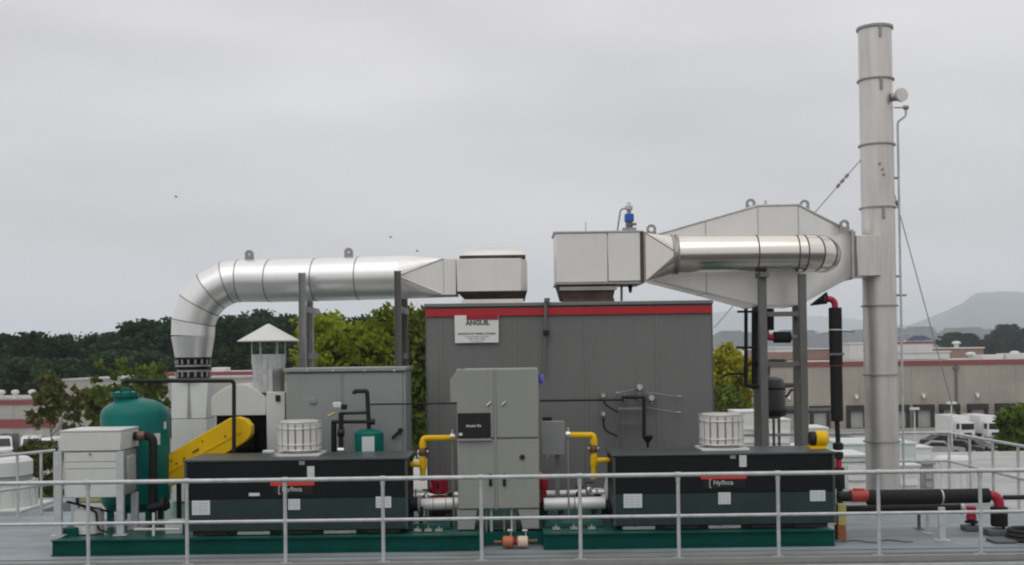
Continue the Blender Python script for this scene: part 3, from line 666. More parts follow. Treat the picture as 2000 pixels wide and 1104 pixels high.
def exhaust_fan(label, px, y, r, zb, zt):
    x = PX(px,y,850); T = Thing('exhaust_fan', label, 'exhaust fan', (x,y,CT), 'white ribbed exhaust fans on the compressors')
    T.part('base_plate', MB().box(x-r*1.02,x+r*1.02,y-r,y+r,CT,CT+.035), 'white_paint', bevel=.006)
    T.part('pedestal', MB().lathe([(r*.72,.036),(r*.72,zb-CT)], (x,y,CT), 24), 'fan_beige')
    T.part('drum', MB().lathe([(r*.8,zb),(r*.84,zb+.02),(r*.84,zt-.03),(r*.8,zt)], (x,y,0), 28), 'fan_beige')
    n = 18; sl_ = None
    for k in range(n):
        a = 2*math.pi*(k+.5)/n; w = .74*2*math.pi/n
        b = MB(); n2 = 4
        for lo in (0,):
            rgI = [(x+r*.86*math.sin(a+w*(j/n2-.5)), y-r*.86*math.cos(a+w*(j/n2-.5))) for j in range(n2+1)]
            rgO = [(x+r*.955*math.sin(a+w*(j/n2-.5)), y-r*.955*math.cos(a+w*(j/n2-.5))) for j in range(n2+1)]
            poly = rgI+rgO[::-1]; m_ = len(poly)
            b.add([(p[0],p[1],zb+.015) for p in poly]+[(p[0],p[1],zt-.02) for p in poly], [tuple(range(m_)),tuple(range(2*m_-1,m_-1,-1))]+[(i,i+m_,(i+1)%m_+m_,(i+1)%m_) for i in range(m_)])
        T.part('vane', b, 'plastic_white', smooth=20)
    for z in (zb+.01,zb+.09,zt-.10,zt-.012):
        c = [(x+r*math.cos(2*math.pi*k/28),y+r*math.sin(2*math.pi*k/28),z) for k in range(28)]
        b = MB()
        for k in range(28): b.cyl(c[k],c[(k+1)%28],.006,n=5)
        T.part('guard_ring', b, 'steel_bright')
exhaust_fan('white ribbed exhaust fan on the left compressor beside the small green tank', 585, 16.0, .325, 1.32, PZ(585,822,15.9))
exhaust_fan('white ribbed exhaust fan on the right compressor in front of the grey housing', 1409, 16.0, .325, 1.32, PZ(1409,808,15.9))
T = Thing('fan_motor', 'yellow motor with black end on the right compressor lid', 'motor', P(1596,874,15.95))
a, b = P(1592,857,15.95), P(1613,857,15.95); ra = .115
T.part('body', MB().cyl(a,b,ra,n=20), 'yellow', bevel=.012); T.part('end_bell', MB().cyl(P(1581,857,15.95),a-Vector((.002,0,0)),ra*.9,n=20), 'black', bevel=.01)
T.part('foot', MB().box(a.x-.09,b.x-.02,15.86,16.04,CT,a.z-ra*.85), 'yellow'); T.part('fan_cover', MB().cyl(b+Vector((.001,0,0)),b+Vector((.03,0,0)),ra*.85,ra*.6), 'yellow')
single('junction_box', MB().pbox(512,880,536,887,15.6,15.75), 'steel_bright', 'low bright metal bracket on the left compressor lid', 'bracket', bevel=.01)

# ------------------------------------------------------------------ small green tank and black pipe behind left compressor
ty = 16.75; x = PX(721,ty,860); r = .215; zt = PZ(721,838,ty)
T = Thing('small_green_tank', 'small green expansion tank with white label behind the left compressor', 'tank', (x,ty,SZ))
T.part('shell', MB().lathe([(r*.9,SZ),(r,SZ+.03),(r,zt-.10),(r*.97,zt-.055),(r*.75,zt-.02),(r*.3,zt)], (x,ty,0), 28), 'tank_green')
c = P(719,868,ty-r); T.part('label', MB().pbox(707,853,731,882,ty-r-.004,ty-r+.03), 'sticker')
T = Thing('black_pipework', 'black pipe loop with valve rising from the small green tank', 'pipework', (x,ty,zt))
T.part('riser', MB().tube(fillet([(x,ty,zt),P(717,764,ty),P(692,764,ty),P(692,770,ty)],.03,4),.032), 'black')
T.part('branch', MB().tube([P(717,806,ty-.02),P(664,808,ty-.02)],.022), 'black'); T.part('branch', MB().tube([P(726,824,ty-.02),P(648,824,ty-.02)],.026), 'black')
T.part('downpipe', MB().tube([P(666,806,ty-.03),P(666,900,ty-.03)],.036), 'black'); T.part('downpipe', MB().tube([P(652,824,ty),P(652,900,ty)],.04), 'black_rough')
T.part('valve', MB().cyl(P(724,824,ty-.06),P(732,824,ty-.06),.045), 'black'); T.part('valve', MB().cyl(P(660,845,ty-.04),P(672,845,ty-.04),.06), 'black')
T.part('gauge', MB().pbox(650,786,666,797,ty-.05,ty+.02), 'sticker', bevel=.01); T.part('actuator', MB().cyl(P(672,800,ty),P(672,790,ty),.045), 'black')
T.part('valve_handle', MB().cyl(P(641,813,ty-.04),P(655,806,ty-.04),.018), 'yellow_pale')
T.part('fitting', MB().cyl(P(660,880,ty-.06),P(672,880,ty-.06),.05), 'steel_bright')

# ------------------------------------------------------------------ big left grey cabinet
y0 = 17.15; xa, xb = PX(558,y0,800), PX(792,y0,800); zt = PZ(680,722,y0)
T = Thing('grey_enclosure', 'wide blue grey two door enclosure behind the left compressor', 'enclosure', ((xa+xb)/2,y0,SZ))
T.part('body', MB().box(xa,xb,y0+.03,y0+1.1,SZ,zt-.035), 'cab_blue_grey', bevel=.012)
T.part('roof', MB().box(xa-.03,xb+.02,y0-.03,y0+1.13,zt-.032,zt+.03), 'cab_blue_grey', bevel=.01)
xm = PX(668,y0,800)
for a, b in ((xa+.02,xm-.008),(xm+.03,xb-.05)): T.part('door', MB().box(a,b,y0,y0+.028,SZ+.1,zt-.06), 'cab_blue_grey', bevel=.006)
T.part('door_post', MB().box(xm-.004,xm+.026,y0+.01,y0+.029,SZ+.1,zt-.06), 'galv_dark')
h = P(775,848,y0-.03); T.part('handle', MB().tube([P(766,856,y0-.05),P(783,840,y0-.05)],.022).cyl(P(782,841,y0),P(782,841,y0-.07),.04), 'black')
T.part('vent_plug', MB().box(P(606,784,y0).x,P(618,784,y0).x,y0-.03,y0-.001,PZ(612,789,y0),PZ(612,779,y0)), 'galv_dark', bevel=.008)
for px in (600,650,712,770): q = P(px,724,y0-.03); T.part('bolt', MB().cyl(q,q-Vector((0,.02,0)),.016,n=8), 'steel_bright')
# ------------------------------------------------------------------ fan housing with rain hat vent
y0 = 17.45
T = Thing('fan_housing', 'white arched blower housing behind the yellow belt guard', 'blower', (PX(466,y0,850),y0,SZ))
arc = [(P(412,790,y0).x,P(412,790,y0).z)]+[(P(412+108*t,790-38*math.sin(math.pi*(.12+.76*t))+ 6*t*0,y0).x,P(412+108*t,790-40*math.sin(math.pi*(.1+.8*t)),y0).z) for t in [i/12 for i in range(13)]]+[(P(520,790,y0).x,P(520,790,y0).z)]
zl = PZ(466,812,y0); T.part('scroll', MB().prism([(arc[0][0],zl)]+arc[1:-1]+[(arc[-1][0],zl)], y0, y0+.9), 'white_paint', bevel=.01)
T.part('inlet_recess', MB().box(arc[0][0]+.02,arc[-1][0]-.02,y0+.25,y0+.9,SZ,zl-.003), 'black_panel')
T.part('motor', MB().cyl(P(500,872,y0+.12),P(455,872,y0+.12),.2,n=20), 'black_panel')
T.part('side_column', MB().pbox(521,766,557,960,y0-.05,y0+.7), 'white_paint', bevel=.01)
T.part('switch', MB().pbox(538,772,547,784,y0-.075,y0-.052), 'black')
T.part('pulley', MB().cyl(P(478,838,y0-.3),P(478,838,y0+.2),.12), 'black')
T.part('foot', MB().pbox(412,900,520,960,y0+.1,y0+.9), 'black_panel')
vy = 17.75; x = PX(525,vy,720); r = PX(557,vy,720)-x; zb = PZ(525,766,vy); zt = PZ(525,692,vy)
T = Thing('rain_hat_vent', 'galvanised vent pipe with white conical rain hat', 'roof vent', (x,vy,zb))
T.part('pipe', MB().lathe([(r*.96,zb),(r*.96,zb+(zt-zb)*.62)], (x,vy,0), 11), 'steel_bright', smooth=0); T.part('collar', MB().lathe([(r,zb+(zt-zb)*.622),(r*1.01,zt),(r*.9,zt),(r*.9,zb+(zt-zb)*.64)], (x,vy,0), 11), 'galv', smooth=0)
T.part('seam_strip', MB().box(x-.03,x+.03,vy-r*1.06,vy-r*.93,zb+.05,zt-.04), 'galv')
zc = PZ(525,667,vy); zp = PZ(525,633,vy); rc = PX(584,vy,667)-x
T.part('rain_hat', MB().lathe([(rc*.96,zc+.003),(rc,zc),(rc,zc+.012),(.02,zp)], (x,vy,0), 30), 'white_paint', smooth=25)
for k in range(6):
    a = math.pi*(.08+k/3); T.part('strut', MB().box(x+r*1.0*math.cos(a)-.008,x+r*1.0*math.cos(a)+.008,vy+r*1.0*math.sin(a)-.006,vy+r*1.0*math.sin(a)+.006,zt-.16,zc+.03), 'galv')
# ------------------------------------------------------------------ yellow belt guard
by = 16.75
T = Thing('belt_guard', 'long slanted yellow belt guard beside the green tank', 'belt guard', P(332,952,by))
def P2(px,py): p = P(px,py,by); return (p.x,p.z)
poly = [P2(328,953),P2(328,888)]+[P2(436,824),P2(448,817),P2(464,815),P2(480,820),P2(490,832),P2(490,848),P2(482,860),P2(470,869)]
T.part('cover', MB().prism(poly, by, by+.22), 'yellow', bevel=.012)
T.part('rib', MB().hexa([(*P2(330,924)[:1],by-.012,P2(330,924)[1]),(P2(470,845)[0],by-.012,P2(470,845)[1]),(P2(470,842)[0],by-.012,P2(470,842)[1]),(P2(330,920)[0],by-.012,P2(330,920)[1])], [(P2(330,924)[0],by-.001,P2(330,924)[1]),(P2(470,845)[0],by-.001,P2(470,845)[1]),(P2(470,842)[0],by-.001,P2(470,842)[1]),(P2(330,920)[0],by-.001,P2(330,920)[1])]), 'yellow')
for px, py in ((345,905),(395,862),(440,852),(360,895),(334,900)): q = P(px,py,by); T.part('bolt', MB().cyl(q,q-Vector((0,.014,0)),.014,n=8), 'brown_union')
T.part('slot', MB().cyl(P(376,884,by-.006),P(388,877,by-.006),.012,n=8), 'brown_union')
T.part('support_leg', MB().box(P2(345,940)[0]-.03,P2(345,940)[0]+.03,by+.08,by+.14,SZ,P2(345,940)[1]), 'black')
# ------------------------------------------------------------------ big green tank
ty = 16.75; x = PX(265,ty,900); r = PX(330,ty,900)-x; z0 = .38; zt = PZ(265,775,ty-.1)
T = Thing('green_tank', 'large green pressure tank with domed top at the left end', 'tank', (x,ty,SZ))
T.part('shell', MB().lathe([(r*.5,z0),(r*.85,z0+.05),(r,z0+.16),(r,zt-.27)]+[(r*math.cos(a),zt-.27+.25*math.sin(a)) for a in [R(15*k) for k in range(1,6)]]+[(.05,zt-.02)], (x,ty,0), 40), 'tank_green', smooth=30)
for k in range(4):
    a = math.pi/4+k*math.pi/2; T.part('leg', MB().box(x+r*.8*math.cos(a)-.04,x+r*.8*math.cos(a)+.04,ty+r*.8*math.sin(a)-.04,ty+r*.8*math.sin(a)+.04,SZ,z0+.2), 'tank_green')
nx_ = PX(245,ty,775); fl = T.part('manway', MB().lathe([(.16,zt-.10),(.16,zt+.0),(.2,zt+.0),(.2,zt+.035)], (nx_,ty-.02,0), 22), 'tank_green')
T.part('cover', MB().lathe([(.2,zt+.038),(.2,zt+.065),(.1,zt+.08)], (nx_,ty-.02,0), 22), 'tank_green', parent=fl)
bl = MB()
for k in range(8): bl.cyl((nx_+.175*math.cos(k*.785),ty-.02+.175*math.sin(k*.785),zt-.02),(nx_+.175*math.cos(k*.785),ty-.02+.175*math.sin(k*.785),zt+.10),.014,n=6)
T.part('bolts', bl, 'green_paint', parent=fl, kind='stuff'); T.part('clamp', MB().box(nx_-.05,nx_+.05,ty-.06,ty+.04,zt+.07,zt+.13), 'tank_green', parent=fl)
for px, py, w, h in ((318,855,12,22),(327,830,7,14)):
    q = P(px,py,ty); ang = math.asin(max(-1,min(1,(q.x-x)/r))); 
    b = MB(); aw = w/130.*.5/r
    A = [(x+(r+.004)*math.sin(ang+s*aw),ty-(r+.004)*math.cos(ang+s*aw)) for s in (-1,1)]
    zq = q.z; hh = h/260.
    b.hexa([(A[0][0],A[0][1],zq-hh),(A[1][0],A[1][1],zq-hh),(A[1][0],A[1][1],zq+hh),(A[0][0],A[0][1],zq+hh)], [(A[0][0]*.999,A[0][1]+.01,zq-hh),(A[1][0]*.999,A[1][1]+.01,zq-hh),(A[1][0]*.999,A[1][1]+.01,zq+hh),(A[0][0]*.999,A[0][1]+.01,zq+hh)])
    T.part('sticker', b, 'sticker')
# pipes round the tank
single('black_pipe', MB().tube(fillet([P(243,744,16.6),P(457,744,16.6),P(457,905,16.6)],.05,4),.03), 'black', 'thin black pipe bent over the yellow belt guard', 'pipe')
T = Thing('drain_pipework', 'black insulated pipe bent down in front of the green tank', 'pipework', P(298,985,16.05))
T.part('pipe', MB().tube(fillet([P(240,852,16.05),P(299,852,16.05),P(299,990,16.05)],.09,5),.062), 'black_rough')
T.part('valve', MB().cyl(P(246,852,16.03),P(258,852,16.03),.075), 'brown_union'); T.part('coupling', MB().cyl(P(270,852,16.0),P(283,852,16.0),.068), 'brown_union')
T.part('foot_valve', MB().cyl(P(290,992,16.0),P(330,986,16.0),.06), 'black'); T.part('flange', MB().cyl(P(318,985,15.95),P(324,984,15.95),.1), 'black'); T.part('foot', MB().cyl(P(299,990,16.05),(P(299,990,16.05).x,16.05,SZ),.05), 'black')
# ------------------------------------------------------------------ white dryer on legs
y0, y1 = 15.5, 16.15
xa, xb = PX(117,y0,900), PX(236,y0,900); zt = PZ(176,840,y0); zb = PZ(176,973,y0)
T = Thing('air_dryer', 'white sheet metal air dryer cabinet on grey legs at the left end', 'air dryer', ((xa+xb)/2,y0,SZ))
T.part('body', MB().box(xa+.04,xb-.03,y0+.03,y1,zb,zt-.3), 'white_paint', bevel=.01)
T.part('hood', MB().box(xa+.005,xb+.0,y0,y1+.1,zt-.29,zt-.03), 'white_paint', bevel=.01)
T.part('lid', MB().box(xa+.005,xb+.004,y0-.004,y1+.105,zt-.027,zt-.002), 'white_paint', bevel=.005)
zs = [zb+.005, zb+.24, zb+.40, zt-.44, zt-.31]
for a, b in zip(zs, zs[1:]): T.part('panel', MB().box(xa+.07,xb-.06,y0+.008,y0+.028,a+.004,b-.004), 'white_paint', bevel=.004)
for xx in (xa-.035,xb-.02): 
    for yy in (y0+.03,y1-.03): T.part('leg', MB().box(xx-.05,xx+.05,yy-.028,yy+.028,SZ+.02,zt-.30 if yy < y0+.1 else zb), 'galv', bevel=.005); T.part('foot_plate', MB().box(xx-.09,xx+.09,yy-.06,yy+.06,SZ,SZ+.018), 'galv')
T.part('side_panel', MB().box(xb-.029,xb+.004,y0+.07,y1-.03,zb+.03,zt-.31), 'cab_blue_grey', bevel=.004); T.part('side_cover', MB().box(xb+.005,xb+.03,y0+.2,y1-.12,zb+.2,zb+.55), 'galv', bevel=.006)
q = P(176,887,y0); T.part('knob', MB().cyl((q.x,y0+.01,q.z),(q.x,y0-.02,q.z),.016), 'galv_dark')
T.part('drain_hose', MB().tube(fillet([P(150,972,15.7),P(150,985,15.7),P(188,1000,15.7),P(192,1034,15.7),P(210,1040,15.7)],.05,4),.014), 'black')
T.part('cross_brace', MB().cyl(P(130,980,15.6),P(215,1000,15.9),.016), 'black')
single('white_drum', MB().lathe([(.20,SZ),(.20,SZ+.26),(.17,SZ+.33),(.08,SZ+.34)], (PX(174,15.85,1020),15.85,0), 24), 'white_paint', 'white plastic drain drum under the dryer', 'drum')
single('green_block', MB().pbox(120,1032,150,1050,15.6,15.9), 'green_paint', 'dark green bracket on the skid beside the white drum', 'bracket', bevel=.01)
single('pale_green_panel', MB().pbox(322,1018,357,1046,15.75,16.0), 'pale_green_box', 'pale green box on the skid at the left end of the left compressor', 'box', bevel=.01)
T = Thing('stub_rail', 'small white pipe stand on the skid between the dryer and the left compressor', 'pipe stand', P(300,1050,15.45))
T.part('post', MB().cyl((P(300,1050,15.45).x,15.45,SZ),P(300,1002,15.45),.02), 'white_paint'); T.part('crossbar', MB().cyl(P(262,1034,15.6),P(352,1034,15.6),.018), 'white_paint')

# ------------------------------------------------------------------ tall control cabinet
y0 = 15.6; y1 = 16.25
T = Thing('control_cabinet', 'tall grey four door control cabinet in the middle with black screen', 'control cabinet', (PX(968,y0,900),y0,SZ))
xa, xb = PX(893,y0,880), PX(1053,y0,880); zt = PZ(970,720,y0); zb = PZ(970,995,y0); xm = PX(968,y0,880); zm = PZ(970,857,y0)
T.part('body', MB().box(xa,xb,y0+.035,y1,zb,zt), 'cab_grey', bevel=.01)
c0, c1 = PX(879,y0,760), PX(893,y0,760); T.part('side_wing', MB().prism([(c0,PZ(880,786,y0)),(c1+.1,PZ(893,786,y0)),(c1+.1,zt),(c1+.02,zt),(c0,PZ(880,742,y0))], y0+.006, y1-.1), 'cab_grey', bevel=.006)
zmL = PZ(930,858,y0); 
for (a,b,c,d) in ((xa+.006,xm-.02,zm+.014,zt-.012),(xm+.02,xb-.006,zm+.014,zt-.012),(xa+.006,xm-.02,zb+.012,zm-.014),(xm+.02,xb-.006,zb+.012,zm-.014)):
    T.part('door', MB().box(a,b,y0,y0+.03,c,d), 'cab_grey', bevel=.006)
T.part('centre_post', MB().box(xm-.017,xm+.017,y0+.012,y0+.034,zb,zt-.01), 'cab_grey'); 
for px in (912,1036):
    s = 1 if px > 970 else -1; a0, a1 = (PX(893,y0,1010),PX(932,y0,1010)) if s < 0 else (PX(1012,y0,1010),PX(1053,y0,1010))
    T.part('leg', MB().prism([(a0 if s<0 else a0+.06,SZ),(a1-.04 if s<0 else a1,SZ),(a1,zb-.003),(a0,zb-.003)], y0+.02, y1), 'cab_grey', bevel=.006)
sc_ = T.part('screen_panel', MB().pbox(894,807,958,856,y0-.03,y0-.002), 'black', bevel=.008)
q = P(925,832,y0-.032); text_part(T,'Anuim Rx',.052,(q.x,y0-.032,q.z),'ink_white','lettering',sc_,bold=.001)
T.part('screen_button', MB().pbox(896,846,903,851,y0-.036,y0-.031), 'ink_white', parent=sc_)
T.part('screen_shelf', MB().pbox(893,857,960,861,y0-.05,y0-.002), 'galv_dark')
for px, py in ((955,789),(984,788)): T.part('latch', MB().cyl(P(px-4,py+3,y0-.02),P(px+4,py-4,y0-.02),.012,n=8), 'steel_bright')
for px in (958,985): T.part('handle', MB().pbox(px-3,926,px+3,950,y0-.03,y0-.002), 'black', bevel=.006)
q = P(1020,893,y0); T.part('emblem', MB().cyl((q.x,y0-.002,q.z),(q.x,y0-.012,q.z),.04,n=20), 'brown_union'); T.part('emblem_face', MB().cyl((q.x,y0-.0125,q.z),(q.x,y0-.016,q.z),.03,n=20), 'black')
single('signal_horn', MB().lathe([(.02,0),(.04,.02),(.045,.09),(.03,.12)], P(1057,748,15.9), 16).box(P(1052,748,15.9).x,P(1058,748,15.9).x,15.88,15.92,P(1057,748,15.9).z-.03,P(1057,748,15.9).z), 'beacon_blue', 'small blue beacon on the right side of the control cabinet', 'beacon')
# pipes under cabinet
T = Thing('cabinet_conduits', 'bundle of grey conduits rising under the control cabinet', 'conduits', P(990,1075,15.7))
for i, px in enumerate((942,950,960,985,1000,1006)): T.part('conduit', MB().cyl((PX(px,15.72,1040),15.72+.02*(i%2),.005),(PX(px,15.72,1040),15.72+.02*(i%2),zb-.004),.014 if i%2 else .02), 'galv_dark' if i%2 else 'galv')
T = Thing('drain_valves', 'pair of orange and cream capped drain valves below the control cabinet', 'valves', P(1005,1072,15.3))
for px, m in ((992,'orange_cap'),(1021,'cream_cap')):
    T.part('cap', MB().cyl(P(px-10,1058,15.3),P(px+10,1058,15.3),.078,n=20), m, bevel=.012, label='orange capped valve' if m == 'orange_cap' else 'cream capped valve'); T.part('flange', MB().cyl(P(px+10 if px<1000 else px-11,1058,15.3),P(px+12 if px<1000 else px-13,1058,15.3),.075), 'red_paint')
    T.part('stem', MB().cyl(P(px+6,1050,15.3),P(px+6,1037,15.3),.01,n=8), 'steel_bright'); T.part('lever', MB().cyl(P(px-1,1036,15.3),P(px+9,1036,15.3),.012,n=8), 'ink_white')
T.part('pipe', MB().cyl(P(965,1059,15.3),P(1050,1056,15.3),.022), 'brown_union')
# side junction box
y0 = 16.6
T = Thing('junction_box', 'small grey junction box right of the control cabinet', 'junction box', P(1081,890,y0))
T.part('body', MB().pbox(1059,824,1102,889,y0+.03,y0+.3), 'cab_grey', bevel=.01); T.part('door', MB().pbox(1058,823,1103,889,y0,y0+.028), 'cab_blue_grey', bevel=.006)
T.part('top_gland', MB().pbox(1060,816,1078,822,y0+.06,y0+.2), 'black'); T.part('knob', MB().cyl(P(1068,896,y0),P(1068,889,y0),.025), 'galv_dark')
T.part('mounting_post', MB().box(PX(1090,y0,900)-.03,PX(1090,y0,900)+.03,y0+.3,y0+.36,SZ,PZ(1081,860,y0)), 'galv_dark')

# ------------------------------------------------------------------ yellow gas pipes
def gas(label, pts, tee, y, knob, union):
    T = Thing('gas_pipe', label, 'gas pipe', P(*pts[-1],y))
    T.part('pipe', MB().tube(fillet([P(a,b,y) for a,b in pts],.045,4),.042,14), 'yellow')
    for a, b in pts[1:-1]: T.part('elbow', MB().lathe([(.05,-.05),(.053,.0),(.05,.05)],P(a,b+14,y),14), 'yellow')
    T.part('branch', MB().cyl(P(*tee[0],y),P(*tee[1],y),.04,n=14), 'yellow'); q = P(*tee[0],y); T.part('tee_collar', MB().lathe([(.052,-.07),(.055,0),(.052,.07)],q,14), 'yellow')
    T.part('nipple', MB().cyl(P(tee[1][0],tee[1][1],y),P(tee[1][0]+(6 if tee[1][0]>tee[0][0] else -6),tee[1][1],y),.028), 'yellow')
    T.part('union', MB().lathe([(.05,-.06),(.062,-.03),(.062,.03),(.05,.06)],P(*union,y),12), 'brown_union')
    T.part('bolt_ring', MB().cyl(P(union[0]-10,union[1],y),P(union[0]+10,union[1],y),.018,n=8), 'steel_bright')
    T.part('end_fitting', MB().cyl(P(knob[0]-4,knob[1],y),P(knob[0]+4,knob[1],y),.05), 'steel_bright'); T.part('valve_stem', MB().cyl(P(knob[0],knob[1],y),P(knob[0],knob[1]-14,y),.02), 'steel_bright')
    T.part('hanger_rod', MB().cyl(P(knob[0],knob[1]+4,y),(P(knob[0],knob[1],y).x,y,SZ),.012,n=8), 'galv_dark'); T.part('drip_leg', MB().cyl(P(*pts[-1],y),P(pts[-1][0],pts[-1][1]+3,y),.048), 'yellow')
gas('yellow gas pipe left of the control cabinet with tee to the left compressor', [(890,855),(826,856),(826,936)], ((826,907),(800,907)), 16.0, (884,853), (826,882))
gas('yellow gas pipe right of the control cabinet with tee to the right compressor', [(1105,850),(1160,850),(1160,932)], ((1160,900),(1188,899)), 16.0, (1109,849), (1159,876))
# ------------------------------------------------------------------ pumps and insulated pipes on the skid
T = Thing('water_pump', 'red vertical pump left of the control cabinet', 'pump', P(857,985,16.6))
q = P(858,946,16.6)
T.part('motor', MB().lathe([(.10,-.14),(.13,-.12),(.13,.10),(.10,.13)],q,20), 'red_paint'); T.part('inlet', MB().cyl(P(840,952,16.6),P(850,952,16.6),.09), 'red_paint'); T.part('volute', MB().lathe([(.15,-.26),(.16,-.22),(.12,-.17)],q,20), 'red_paint'); T.part('vent_slot', MB().pbox(853,944,858,956,16.46,16.475), 'black')
T.part('base', MB().box(q.x-.1,q.x+.1,16.5,16.7,SZ,q.z-.262), 'black')
T = Thing('water_pump', 'red pump peeping out right of the control cabinet', 'pump', P(1062,985,16.6)); q = P(1061,944,16.6)
T.part('motor', MB().lathe([(.06,-.1),(.075,-.08),(.075,.06),(.05,.09)],q,16), 'red_paint'); T.part('volute', MB().lathe([(.04,-.28),(.05,-.12)],q,16), 'red_paint'); T.part('gauge', MB().cyl(q+Vector((-.05,0,.14)),q+Vector((-.05,-.05,.14)),.035), 'steel_bright'); T.part('base', MB().box(q.x-.06,q.x+.06,16.54,16.66,SZ,q.z-.28), 'black')
def insul(label, p, q, r, y, bands=2):
    T = Thing('insulated_pipe', label, 'pipe', ((P(*p,y)+P(*q,y))/2)); A, B = P(*p,y), P(*q,y); n = bands+1
    for i in range(n): T.part('pipe_section', MB().cyl(A.lerp(B,i/n+.003),A.lerp(B,(i+1)/n-.003),r,n=20), 'white_jacket')
    for i in range(1,n): T.part('band', MB().cyl(A.lerp(B,i/n-.01),A.lerp(B,i/n+.01),r+.004,n=20), 'galv_dark')
    for t in (.25,.8): c = A.lerp(B,t); T.part('saddle_leg', MB().box(c.x-.025,c.x+.025,y-.03,y+.03,SZ,c.z-r*.8), 'black')
insul('upper white insulated pipe left of the control cabinet', (800,970), (895,967), .048, 17.2)
insul('lower thick white insulated pipe left of the control cabinet', (822,986), (896,983), .088, 16.2)
insul('upper white insulated pipe right of the control cabinet', (1066,965), (1190,962), .052, 17.0)
insul('lower thick white insulated pipe right of the control cabinet', (1062,985), (1182,982), .09, 16.2, 1)
T = Thing('white_duct_elbow', 'curved white jacketed elbow against the right compressor', 'duct elbow', P(1188,985,16.3)); T.part('elbow', MB().tube(fillet([P(1150,984,16.5),P(1184,984,16.5),P(1192,935,16.5)],.18,6),.07,16), 'white_jacket')
T.part('black_boot', MB().cyl(P(1180,990,16.25),P(1197,990,16.25),.1), 'black'); T.part('valve_post', MB().cyl(P(1177,975,16.2),P(1177,1030,16.2),.022), 'black'); T.part('valve_wheel', MB().cyl(P(1172,962,16.2),P(1184,962,16.2),.02), 'steel_bright')
T = Thing('left_valve_group', 'black valve with flanges at the right end of the left compressor', 'valve', P(808,1000,15.9)); T.part('body', MB().cyl(P(798,985,15.9),P(820,985,15.9),.1), 'black'); T.part('flange', MB().cyl(P(817,985,15.9),P(821,985,15.9),.13), 'galv_dark'); T.part('leg', MB().cyl(P(822,990,15.9),(P(822,990,15.9).x,15.9,SZ),.03), 'black'); T.part('stem', MB().cyl(P(812,970,15.9),P(812,955,15.9),.015), 'steel_bright')
for i, (px0,px1,lab) in enumerate(((795,880,'green steel tray on the skid left of the control cabinet'),(1064,1180,'green steel tray on the skid right of the control cabinet'))):
    single('skid_tray', MB().box(PX(px0,15.8,1030),PX(px1,15.8,1030),15.8,16.6,SZ-.012,SZ+.06), 'green_deck', lab, 'tray', bevel=.006)
    for k in range(3):
        x = PX(px0+22+(px1-px0-40)*k/2.2,15.6,1038); single('skid_clamp', MB().box(x-.05,x+.05,15.5,15.6,SZ,SZ+.03).cyl((x,15.55,SZ+.03),(x,15.55,SZ+.07),.012,n=6), 'steel_bright', 'small bright steel clamp on the green skid just '+('left' if i == 0 else 'right')+' of the control cabinet', 'clamp', 'skid clamps '+('left' if i == 0 else 'right')+' of the cabinet')

def small_valve(label, px, py, y, r, m, hand):
    q = P(px,py,y); T = Thing('small_valve', label, 'valve', q)
    T.part('body', MB().lathe([(r*.7,-r),(r,-r*.5),(r,r*.5),(r*.6,r)],q,14), m); T.part('stem', MB().cyl(q+Vector((0,0,r)),q+Vector((0,0,r*2.2)),r*.25,n=8), 'steel_bright'); T.part('handle', MB().cyl(q+Vector((-r,0,r*2.25)),q+Vector((r*1.4,0,r*2.25)),r*.22,n=8), hand)
    T.part('riser', MB().cyl((q.x,y,SZ),(q.x,y,q.z-r*.99),r*.3,n=8), 'galv_dark')
small_valve('small steel valve with black lever left of the curved white elbow', 1150, 958, 16.55, .05, 'steel_bright', 'black')
small_valve('black valve low beside the curved white elbow', 1166, 972, 16.25, .055, 'black', 'steel_bright')
small_valve('small black valve between the white insulated pipes right of the cabinet', 1131, 966, 16.7, .05, 'black', 'black')
small_valve('steel valve on the white pipes at the right end of the left compressor', 832, 972, 16.4, .05, 'steel_bright', 'black')
small_valve('small black valve beside the red pump left of the cabinet', 880, 968, 16.35, .045, 'black', 'red_paint')
single('pipe_stub', MB().tube(fillet([P(884,870,16.5),P(884,960,16.5),P(870,966,16.5)],.05,4),.016,8), 'galv_dark', 'thin grey conduit dropping beside the left gas pipe', 'conduit')
# ------------------------------------------------------------------ oxidizer housing
y0 = 18.0; y1 = 20.4
T = Thing('oxidizer_housing', 'large dark grey oxidizer housing with red stripe under the roof edge', 'oxidizer', (PX(1114,y0,780),y0,SZ))
xa, xb = PX(834,y0,780), PX(1393,y0,780); zt = PZ(1114,590,y0)
T.part('core', MB().box(xa+.02,xb-.02,y0+.06,y1,SZ,zt-.06), 'oven_grey')
edges = [xa]+[PX(p,y0,780) for p in (862,1007,1146,1285)]+[xb]
for a, b in zip(edges, edges[1:]): T.part('wall_panel', MB().box(a+.004,b-.004,y0+.015,y0+.058,SZ,zt-.062), 'oven_grey', bevel=.006)
for e in edges[1:-1]: T.part('panel_rib', MB().box(e-.03,e+.03,y0+.005,y0+.013,SZ,zt-.22), 'oven_grey', bevel=.004)
for s, x in ((-1,xa),(1,xb)): T.part('corner_trim', MB().box(min(x,x+s*.012),max(x,x+s*.012),y0+.01,y1,SZ,zt-.06), 'oven_grey')
T.part('roof', MB().box(xa-.03,xb+.02,y0-.035,y1+.03,zt-.058,zt+.0), 'oven_roof', bevel=.008)
T.part('red_stripe', MB().box(xa-.002,xb+.002,y0-.02,y0-.006,zt-.205,zt-.09), 'red_stripe', bevel=.002)
sg = T.part('sign', MB().pbox(888,616,974,670,y0-.034,y0-.022), 'sign_white', bevel=.004)
T.part('sign_bar', MB().pbox(911,615,973,625,y0-.040,y0-.0345), 'sign_red', parent=sg)
